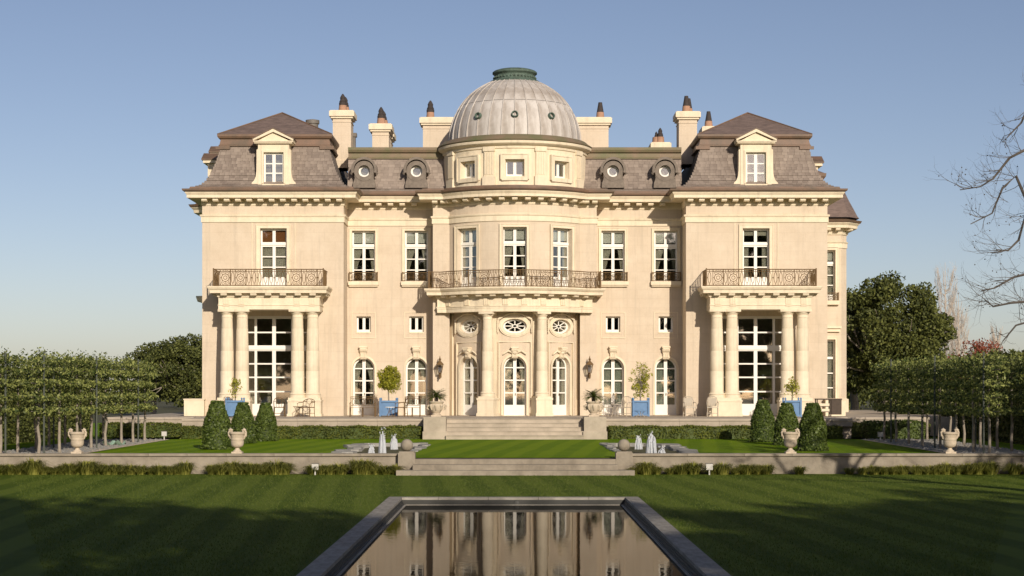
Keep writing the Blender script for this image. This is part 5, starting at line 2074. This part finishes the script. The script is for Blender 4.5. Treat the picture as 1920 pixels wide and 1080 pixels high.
citrus('planter', 'blue planter with a dense round citrus tree left of the bow', wx(729, -3.6), -3.6, (.80, .78), 1.82, (.56, .66), 70, 80, 3)
citrus('planter', 'blue planter with a loose yellow-green citrus tree right of the bow', wx(1201, -3.6), -3.6, (.76, .78), 1.76, (.58, .80), 46, 34, 4)
citrus('planter', 'blue planter with a thin young tree by the left portico', wx(441, -5.8), -5.8, (.74, .80), 1.45, (.24, .50), 15, 26, 5)
citrus('planter', 'blue planter with a small bushy tree by the right portico', wx(1485, -5.8), -5.8, (.74, .80), 1.50, (.38, .52), 18, 28, 6)

# ------------------------------------------------------------------ urns with cycads on the stair pedestals


def frond(seed):
    r = random.Random(seed)
    V, Q = [], []
    for k in range(90):
        a = r.uniform(0, 6.283)
        el0 = r.uniform(.15, 1.35)
        L = r.uniform(.42, .60)
        prev = np.array((0, 0, .12))
        d = np.array((math.cos(a), math.sin(a), 0))
        sd = np.array((-math.sin(a), math.cos(a), 0))
        pts_ = []
        e = el0
        for i in range(7):
            pts_.append(prev.copy())
            prev = prev + (d * math.cos(e) + np.array((0, 0, math.sin(e)))) * (L / 6)
            e -= .20
        for i in range(6):
            for sg in (-1, 1):
                for h_ in (0, .5):
                    p0 = pts_[i] + (pts_[i + 1] - pts_[i]) * h_
                    t0 = (pts_[i + 1] - pts_[i])
                    tip = p0 + t0 * .9 + sd * sg * (.085 * (1.0 - abs(i - 2.5) / 5)) + np.array((0, 0, .02))
                    o = len(V)
                    V += [p0, p0 + t0 * .30, tip, tip - t0 * .12]
                    Q.append((o, o + 1, o + 2, o + 3))
    return np_mesh('fronds', np.array(V), np.array(Q), 'leaf_cycad')


for s in (-1, 1):
    side = 'left' if s < 0 else 'right'
    p = thing('urn_planter', 'carved stone urn with a spiky cycad on the %s stair pedestal' % side, 'urn', (s * 3.52, YT - .5, .102), group='cycad urns on the stair pedestals')
    MB().box(-.22, .22, -.22, .22, 0, .07).build('base', 'urn_stone', p)
    MB().lathe([(.19, .071), (.20, .11), (.15, .15), (.20, .20), (.27, .32), (.31, .46), (.31, .55), (.29, .58), (.33, .61), (.35, .65), (.33, .68), (.28, .66), (.25, .60)], 28).build('bowl', 'urn_stone', p, True)
    rl = MB()
    for i in range(8):
        a = 2 * math.pi * i / 8
        rl.tube([(.315 * math.sin(a), -.315 * math.cos(a), .55), (.34 * math.sin(a), -.34 * math.cos(a), .48), (.285 * math.sin(a), -.285 * math.cos(a), .30)], [.04, .06, .03], 6)
    for sx in (-1, 1):
        rl.tube([(sx * .30, 0, .30), (sx * .40, 0, .36), (sx * .42, 0, .48), (sx * .33, 0, .52)], [.04, .05, .05, .04], 7)
    rl.build('relief', 'urn_stone', p, True)
    MB().lathe([(.01, .60), (.27, .605), (.08, .66), (.09, .80), (.06, .86)], 12).build('trunk', 'bark', p, True)
    place('fronds', frond(8 + s), p, (0, 0, .72))

# ------------------------------------------------------------------ wall lanterns beside the bow
for s in (-1, 1):
    side = 'left' if s < 0 else 'right'
    l = thing('wall_lantern', 'ornate dark wall lantern on the pier %s of the bow' % side, 'lantern', (s * 3.78, YB - .02, 1.75), group='wall lanterns')
    MB().box(-.07, .07, -.02, .0, .18, .80).tube([(0, -.02, .25), (0, -.22, .18), (0, -.34, .30), (0, -.34, .42)], [.03, .03, .03, .025], 6).tube(
        [(0, -.02, .60), (0, -.12, .50), (0, -.26, .36), (0, -.34, .34)], .02, 5).lathe([(.005, .0), (.05, .06), (.03, .12), (.06, .2), (.02, .26)], 8, (0, -.34, .10)).build('bracket', 'iron', l)
    fr = MB()
    for sx in (-1, 1):
        for sy in (-1, 1):
            fr.tube([(sx * .085, -.34 + sy * .085, .42), (sx * .15, -.34 + sy * .15, .80)], .014, 4)
    fr.box(-.10, .10, -.44, -.24, .40, .43).box(-.18, .18, -.52, -.16, .80, .83)
    fr.lathe([(.21, .831), (.16, .90), (.06, 1.0), (.05, 1.06), (.075, 1.10), (.03, 1.16), (.008, 1.28)], 10, (0, -.34, 0))
    fr.build('lamp_frame', 'iron', l)
    for sx, sy in ((0, -1), (1, 0), (0, 1), (-1, 0)):
        a, b = .082, .145
        if sx == 0:
            q = [(-a, sy * a, .43), (a, sy * a, .43), (b, sy * b, .795), (-b, sy * b, .795)]
        else:
            q = [(sx * a, -a, .43), (sx * a, a, .43), (sx * b, b, .795), (sx * b, -b, .795)]
        MB().add([(x_, -.34 + y_, z_) for x_, y_, z_ in q], [(0, 1, 2, 3)]).build('pane', 'glass', l)

# ------------------------------------------------------------------ terrace furniture


def iron_chair(label, x, y, rz, matn='iron', w=.52, h=.98, arms=True, scroll=True, name='iron_chair', group='iron chairs on the terrace', fabric=None):
    c_ = thing(name, label, 'chair', (x, y, 0), (0, 0, rz), group)
    a = w / 2
    for sx in (-1, 1):
        MB().tube([(sx * a, -.24, 0), (sx * a * .96, -.23, .45)], .019, 6).build('leg', matn, c_)
        MB().tube([(sx * a, .26, 0), (sx * a * .96, .22, .45)], .019, 6).build('leg', matn, c_)
        if arms:
            MB().tube([(sx * a, -.22, .45), (sx * (a + .03), -.22, .64), (sx * (a + .02), -.1, .68), (sx * a, .24, .70)], .017, 5).build('arm', matn, c_)
    st = MB().box(-a, a, -.25, .24, .435, .46)
    st.tube([(-a, -.25, .45), (a, -.25, .45), (a, .24, .45), (-a, .24, .45)], .02, 5, True)
    st.build('seat', fabric or matn, c_)
    st2 = MB().tube([(-a, -.23, .16), (a, -.23, .16)], .012, 5).tube([(-a, .24, .16), (a, .24, .16)], .012, 5)
    st2.build('stretcher', matn, c_)
    bk = MB().tube([(-a * .96, .23, .45), (-a * .98, .28, .75), (-a * .8, .31, h - .06), (-a * .3, .32, h), (a * .3, .32, h), (a * .8, .31, h - .06), (a * .98, .28, .75), (a * .96, .23, .45)], .019, 6)
    if fabric:
        bk.box(-a * .8, a * .8, .27, .295, .52, h - .08)
    if scroll:
        bk.tube([(.13 * math.cos(t), .295, .74 + .13 * math.sin(t)) for t in [2 * math.pi * i / 12 for i in range(12)]], .012, 5, True)
        bk.tube([(0, .27, .47), (0, .29, .61)], .012, 5).tube([(0, .31, .87), (0, .32, h)], .012, 5)
        for sx in (-1, 1):
            bk.tube([(sx * .13, .295, .74), (sx * a * .96, .28, .74)], .012, 5)
            bk.tube([(sx * a * .5, .26, .47), (sx * a * .5, .3, h - .03)], .010, 5)
    else:
        for i in range(5):
            xx = -a * .66 + i * a * .33
            bk.tube([(xx, .25, .46), (xx, .31, h - .02)], .010, 5)
    bk.build('backrest', matn, c_)
    return c_


def iron_bench(label, x, y, rz, L, matn='iron'):
    b = thing('iron_bench', label, 'bench', (x, y, 0), (0, 0, rz), 'iron benches on the terrace')
    a = L / 2
    for sx in (-1, 0, 1):
        MB().tube([(sx * a, -.25, 0), (sx * a, -.24, .44)], .02, 6).build('leg', matn, b)
        MB().tube([(sx * a, .25, 0), (sx * a, .23, .44)], .02, 6).build('leg', matn, b)
    for i in range(6):
        MB().box(-a, a, -.26 + i * .09, -.20 + i * .09, .44, .455).build('slat', matn, b)
    for sx in (-1, 1):
        MB().tube([(sx * a, -.25, .44), (sx * a, -.26, .66), (sx * a, .0, .68), (sx * a, .26, .68)], .02, 6).build('arm', matn, b)
    bk = MB().tube([(-a, .24, .44), (-a, .30, .96), (a, .30, .96), (a, .24, .44)], .02, 6)
    n_ = int(L / .22)
    for i in range(n_):
        xx = -a + (i + .5) * L / n_
        bk.tube([(xx - .07 * math.cos(t), .28, .72 + .14 * math.sin(t)) for t in [2 * math.pi * j / 10 for j in range(10)]], .011, 4, True)
    bk.tube([(-a, .26, .55), (a, .26, .55)], .013, 5).tube([(-a, .29, .88), (a, .29, .88)], .013, 5)
    bk.build('backrest', matn, b)
    return b


def small_table(label, x, y, r, h, top='drum_table', leg='iron'):
    t_ = thing('side_table', label, 'table', (x, y, 0), group='small tables on the terrace')
    MB().lathe([(r - .02, h - .03), (r, h - .025), (r, h), (.01, h + .002)], 24).build('table_top', top, t_)
    for i in range(3):
        a = 2 * math.pi * i / 3 + .5
        MB().tube([(r * .8 * math.cos(a), r * .8 * math.sin(a), 0), (r * .25 * math.cos(a), r * .25 * math.sin(a), h * .5), (r * .7 * math.cos(a), r * .7 * math.sin(a), h - .03)], .016, 6).build('leg', leg, t_)
    return t_


yF = -5.2
iron_bench('rusty iron bench in front of the leftmost arched door', wx(680, yF), yF, 0, 1.20)
small_table('small round white-topped table in front of the left blue planter', wx(731, yF - .4), yF - .4, .24, .48)
iron_chair('dark iron armchair beside the left citrus planter, facing right', wx(752, yF + .2), yF + .2, R_(-70))
iron_bench('dark iron bench in front of the arched door left of the bow', wx(773, yF), yF, 0, .75)
iron_chair('iron lounge chair with round scroll in its back, beside the left portico columns', wx(574, -4.9), -4.9, R_(-24), w=.66, h=.86, name='iron_chair')
small_table('low iron side table left of the lounge chair by the left portico', wx(557, -5.3), -5.3, .2, .5, 'iron')
iron_chair('dark iron chair behind the topiary before the left great window', wx(524, -4.7), -4.7, R_(12), h=.92)
iron_chair('pale wire chair nearest the bow on the right of the terrace', wx(1136, -5.0), -5.0, R_(25), 'iron_pale', scroll=False)
small_table('pale wire table between the two pale chairs right of the bow', wx(1153, -5.2), -5.2, .26, .62, 'iron_pale', 'iron_pale')
iron_chair('pale wire chair beside the right citrus planter', wx(1170, -5.0), -5.0, R_(-30), 'iron_pale', scroll=False)
small_table('low pale iron table in front of the right citrus planter', wx(1201, -6.0), -6.0, .3, .30, 'blue_paint', 'iron_pale')
iron_chair('beige-backed chair at the inner corner of the right wing', wx(1293, -4.6), -4.6, R_(8), 'iron_pale', h=.98, scroll=False, fabric='curtain')
iron_chair('beige-backed chair before the right portico pedestal', wx(1336, -4.6), -4.6, R_(-4), 'iron_pale', h=.98, scroll=False, fabric='curtain')

cab = thing('serving_cart', 'dark wooden serving cart with shelves beside the right portico', 'cart', (wx(1553, -4.6), -4.6, 0))
MB().box(-.62, .62, -.30, .30, .82, .88).build('cart_top', 'wood_dark', cab)
MB().box(.12, .60, -.28, .28, .10, .819).build('cabinet', 'wood_dark', cab)
for x_ in (-.58, .08):
    for y_ in (-.26, .22):
        MB().box(x_ - .025, x_ + .025, y_, y_ + .05, 0, .819).build('leg', 'wood_dark', cab)
for z_ in (.22, .48):
    MB().box(-.58, .07, -.26, .26, z_, z_ + .03).build('shelf', 'wood_dark', cab)
for z_ in (.30, .56):
    MB().box(-.5, .02, -.20, .2, z_ - .045, z_ + .08).build('tray', 'stone_trim', cab)

# ------------------------------------------------------------------ trees beyond


def branchy(root, length, rad, depth, r, mb, tips, up_=.35, bend=.35, shrink=.72, kids=(2, 3), droop=0.0, seg=6):
    p, d = root
    pts, rads = [tuple(p)], [rad]
    n_ = 4
    q, dd_ = Vector(p), Vector(d)
    for i in range(n_):
        dd_ = (dd_ + Vector((r.gauss(0, bend), r.gauss(0, bend), r.gauss(0, bend) + up_ - droop)) * .35).normalized()
        q = q + dd_ * (length / n_)
        pts.append(tuple(q))
        rads.append(rad * (1 - .45 * (i + 1) / n_))
    mb.tube(pts, rads, max(3, min(seg, int(rad * 100))))
    if depth == 0:
        tips.append(tuple(q))
        return
    if depth <= 2:
        tips.append(pts[2])
    for k in range(r.randint(*kids)):
        t_ = r.uniform(.45, 1.0) if k else 1.0
        b = Vector(pts[int(round(t_ * n_))])
        nd = (dd_ + Vector((r.gauss(0, .6), r.gauss(0, .6), r.gauss(0, .5)))).normalized()
        branchy((b, nd), length * shrink * r.uniform(.8, 1.15), rads[int(round(t_ * n_))] * .72, depth - 1, r, mb, tips, up_, bend, shrink, kids, droop, seg)


def oak(label, x, y, z, height, width, seed, nleaf, matn='leaf_oak', leaf=.34, name='oak_tree', barkm='bark_pale', clr=1.0, trunkh=.28, group=None, depthk=.8, extra=None):
    r = random.Random(seed)
    o = thing(name, label, 'tree', (x, y, z), group=group)
    mb, tips = MB(), []
    th_ = height * trunkh
    mb.tube([(0, 0, -.3), (.1, 0, th_ * .5), (0, .1, th_)], [width * .055, width * .042, width * .036], 9)
    for k in range(6):
        a = 6.283 * k / 6 + r.uniform(-.3, .3)
        d = Vector((math.cos(a) * .8, math.sin(a) * .8, r.uniform(.5, 1.2))).normalized()
        branchy((Vector((0, 0, th_ * r.uniform(.8, 1.0))), d), height * .28, width * .022, 2, r, mb, tips)
    mb.build('trunk', barkm, o, True)
    C = []
    ncl = 150
    for i in range(ncl):
        while True:
            u = np.array([r.uniform(-1, 1), r.uniform(-1, 1), r.uniform(-.9, 1)])
            n_ = np.linalg.norm(u)
            if n_ < 1 and n_ > .42:
                break
        C.append((u[0] * width * .46, u[1] * width * .46 * depthk, th_ * .9 + (height - th_ * .9) * (.46 + .5 * u[2])))
    if extra:
        C += extra
    pts_ = clump_points(C, width * .115 * clr, max(20, nleaf // len(C)), (1, 1, .72))
    place('crown', leaf_mesh('crown', pts_, leaf, matn, .6), o)
    return o


oak('broad dark evergreen oak right of the mansion, behind the pleached trees', wx(1664, 26), 26, -1.0, 9.9, 8.2, 21, 46000, leaf=.22, trunkh=.30)
oak('dark evergreen tree half hidden by the right edge of the mansion', wx(1600, 34), 34, -1.0, 9.0, 7.0, 31, 26000, leaf=.24)
oak('bushy evergreen tree just left of the mansion', wx(350, 64), 64, -1.0, 7.2, 6.8, 22, 24000, leaf=.22)
oak('lower evergreen tree further left of the mansion, above the pleached row', wx(287, 70), 70, -1.0, 6.5, 5.6, 23, 20000, leaf=.22)
oak('small tree with red leaves above the right pleached row', wx(1835, 18), 18, -1.0, 5.4, 4.2, 24, 6500, 'leaf_red', .16, 'red_leaved_tree', 'bark')
oak('dark evergreen tree above the pleached row at the right picture edge', wx(1905, 10), 10, -1.0, 4.6, 4.6, 25, 9000, leaf=.26)
oak('dark evergreen tree between the red tree and the right picture edge', wx(1865, 30), 30, -1.0, 4.5, 4.4, 26, 8000, leaf=.26)
oak('grey-green shrub behind the right pleached trunks', wx(1740, 4), 4, -1.0, 2.9, 4.2, 27, 6000, leaf=.22, name='shrub')

# bare poplars
for i, (px, topy, yy, lab) in enumerate(((1772, 492, 70, 'tall bare poplar with upright pale twigs, left of the pair'), (1797, 548, 66, 'shorter bare poplar with upright pale twigs, right of the pair'),
                                         (1868, 610, 74, 'faint bare tree behind the red-leaved tree'))):
    r = random.Random(40 + i)
    zt = wz(topy, yy)
    o = thing('bare_poplar', lab, 'tree', (wx(px, yy), yy, -1.0), group='bare poplars')
    mb = MB()
    H = zt + 1.0
    mb.tube([(0, 0, 0), (.05, 0, H * .5), (0, 0, H)], [.16, .08, .015], 7)
    for k in range(130):
        z0 = H * r.uniform(.12, .85)
        a = r.uniform(0, 6.283)
        L = H * r.uniform(.14, .30) * (1.1 - z0 / H * .6)
        d = Vector((math.cos(a) * .28, math.sin(a) * .28, 1)).normalized()
        p1 = Vector((0, 0, z0)) + Vector((math.cos(a), math.sin(a), .6)) * L * .22
        p2 = p1 + d * L * .8
        mb.tube([(0, 0, z0), tuple(p1), tuple(p2)], [.026, .018, .006], 4)
        for q in range(9):
            b = p1 + (p2 - p1) * r.uniform(.1, .9)
            e = b + Vector((r.gauss(0, .25), r.gauss(0, .25), 1.0)).normalized() * L * r.uniform(.2, .4)
            mb.tube([tuple(b), tuple(e)], [.011, .005], 3)
    mb.build('trunk', 'twig_pale', o)

# bare plane tree standing outside the right edge of the picture
r = random.Random(77)
PYY = -47.0
plane = thing('plane_tree', 'bare plane tree with drooping branches reaching in from the right edge', 'tree', (15.6, PYY + 1, LOW))
mb, tips = MB(), []


def Wp(px, py, dy=0.0):
    return Vector((wx(px, PYY + dy) - 15.6, dy - 1, wz(py, PYY + dy) - LOW))


mb.tube([(0, 0, -.1), (.1, .1, 2.2), (-.05, 0, 4.4), (.1, .1, 7.0), (.0, 0, 10.0)], [.36, .30, .26, .20, .10], 10)
limbs = [[Wp(2180, 420), Wp(2020, 290), Wp(1920, 282), Wp(1893, 296), Wp(1862, 335), Wp(1838, 350), Wp(1800, 356)],
         [Wp(2160, 560, .5), Wp(2010, 500, .6), Wp(1935, 400, .7), Wp(1905, 330, .7), Wp(1880, 352, .6), Wp(1860, 400, .5), Wp(1820, 420, .4)],
         [Wp(2170, 640, -.6), Wp(2040, 600, -.5), Wp(1930, 565, -.4), Wp(1895, 568, -.4), Wp(1862, 575, -.3), Wp(1845, 560, -.3)],
         [Wp(2150, 500, 1.2), Wp(2000, 430, 1.0), Wp(1925, 395, 1.0), Wp(1910, 450, 1.0), Wp(1890, 470, .9), Wp(1868, 468, .9)],
         [Wp(2150, 300, -1.2), Wp(2010, 200, -1.0), Wp(1940, 170, -1.0), Wp(1915, 230, -1.0), Wp(1888, 258, -1.0)],
         [Wp(2160, 640, .9), Wp(2030, 520, .9), Wp(1940, 510, .9), Wp(1900, 520, .9), Wp(1865, 540, .9), Wp(1840, 545, .8)],
         [Wp(2160, 650, .2), Wp(2030, 640, .2), Wp(1940, 600, .2), Wp(1905, 610, .2), Wp(1880, 640, .2)]]
for L in limbs:
    n_ = len(L)
    mb.tube([tuple(p) for p in L], [.055 * (1 - i / n_) ** 1.2 + .007 for i in range(n_)], 6)
    for i in range(1, n_):
        for k in range(4 if i > 1 else 2):
            b = L[i - 1] + (L[i] - L[i - 1]) * r.uniform(.1, 1)
            d = ((L[i] - L[i - 1]).normalized() + Vector((r.gauss(-.2, .5), r.gauss(0, .5), r.gauss(.25, .55)))).normalized()
            branchy((b, d), r.uniform(.36, .62), .010, 2, r, mb, tips, .25, .5, .72, (2, 3), 0.0, 4)
for k in range(16):
    a = 6.283 * k / 16
    d = Vector((math.cos(a), math.sin(a), r.uniform(.1, .8))).normalized()
    if d.x < -.3:
        continue
    branchy((Vector((0, 0, r.uniform(3.5, 9.5))), d), 2.6, .08, 4, r, mb, tips, .2, .45, .74, (2, 3), 0.05, 5)
mb.build('trunk', 'bark_plane', plane)
sb = MB()
for p in r.sample(tips, min(240, len(tips))):
    c0 = (p[0], p[1], p[2] - r.uniform(.02, .09))
    sb.lathe([(.002, -.018), (.016, -.008), (.018, .004), (.002, .018)], 5, c0)
o = sb.build('seed_balls', 'bark_plane', plane)
o['kind'] = 'stuff'

# woods: one added behind the photographer for its shade, beyond the right edge and far behind (each reads as one mass)


def wood(name, label, spots, leaf, per, matn='leaf_oak'):
    """spots: (x, y, z, height, width)"""
    P, tb = [], MB()
    r = random.Random(len(spots))
    for x, y, z, h, w in spots:
        tb.tube([(x, y, z - .3), (x + .1, y, z + h * .35), (x, y, z + h * .7)], [w * .05, w * .035, w * .015], 6)
        C = []
        for i in range(60):
            while True:
                u = (r.uniform(-1, 1), r.uniform(-1, 1), r.uniform(-1, 1))
                if .2 < u[0] ** 2 + u[1] ** 2 + u[2] ** 2 < 1:
                    break
            C.append((x + u[0] * w * .5, y + u[1] * w * .5, z + h * (.52 + .44 * u[2])))
        P.append(clump_points(C, w * .15, per // 60, (1, 1, .8)))
    o_ = place(name, leaf_mesh(name, np.concatenate(P), leaf, matn, .65))
    tag(o_, label, 'wood', kind='stuff')
    t_ = tb.build('trunks', 'bark', o_)
    t_['kind'] = 'stuff'
    return o_


rr_ = random.Random(3)
spots = []
for i in range(17):
    spots.append((-32 + i * 5.0 + rr_.uniform(-1, 1), -103 + rr_.uniform(-3, 3), LOW, rr_.uniform(22.0, 26.4), rr_.uniform(10, 12)))  # unseen trees, heights set so their shadow darkens the near lawn
wood('added_shade_wood', 'unseen evergreen wood added behind the photographer, sized to shade the near lawn', spots, .8, 6000)
wood('evergreen_grove', 'evergreen grove standing right of the lower lawn', [(26, -47, LOW, 12.0, 7.5), (30, -42, LOW, 13.5, 8), (32, -52, LOW, 14, 8), (26.5, -54, LOW, 14.5, 8)], .42, 2400)
far = []
for i in range(44):
    far.append((-150 + i * 7 + rr_.uniform(-2, 2), 130 + rr_.uniform(-15, 25), -1.0, rr_.uniform(3.6, 4.8), rr_.uniform(8, 11)))
wood('distant_wood', 'low line of distant trees on the horizon', far, .6, 900)

# short blades standing up from the near lawn
nb = 150000
gy = -66.5 + 34.0 * rng.uniform(0, 1, nb) ** 1.35
gx = rng.uniform(-1, 1, nb) * (6.5 + (gy + 66.5) * .30)
ok = ~((gx > PX0 - .05) & (gx < PX1 + .05) & (gy < PY1 + .05))
gx, gy = gx[ok], gy[ok]
nb = len(gx)
ba = rng.uniform(0, 6.283, nb)
bh = rng.uniform(.02, .048, nb)
bw = .004 + .004 * rng.uniform(0, 1, nb)
base = np.stack([gx, gy, np.full(nb, LOW - .002)], 1)
side_ = np.stack([np.cos(ba), np.sin(ba), np.zeros(nb)], 1) * bw[:, None]
lean_ = np.stack([rng.normal(0, .018, nb), rng.normal(0, .018, nb), bh], 1)
bv = np.stack([base - side_, base + side_, base + lean_], 1).reshape(-1, 3)
tag(place('grass', np_mesh('grass', bv, np.arange(3 * nb).reshape(nb, 3), 'leaf_grass')), 'short mown grass blades on the near lawn', 'grass', kind='stuff')
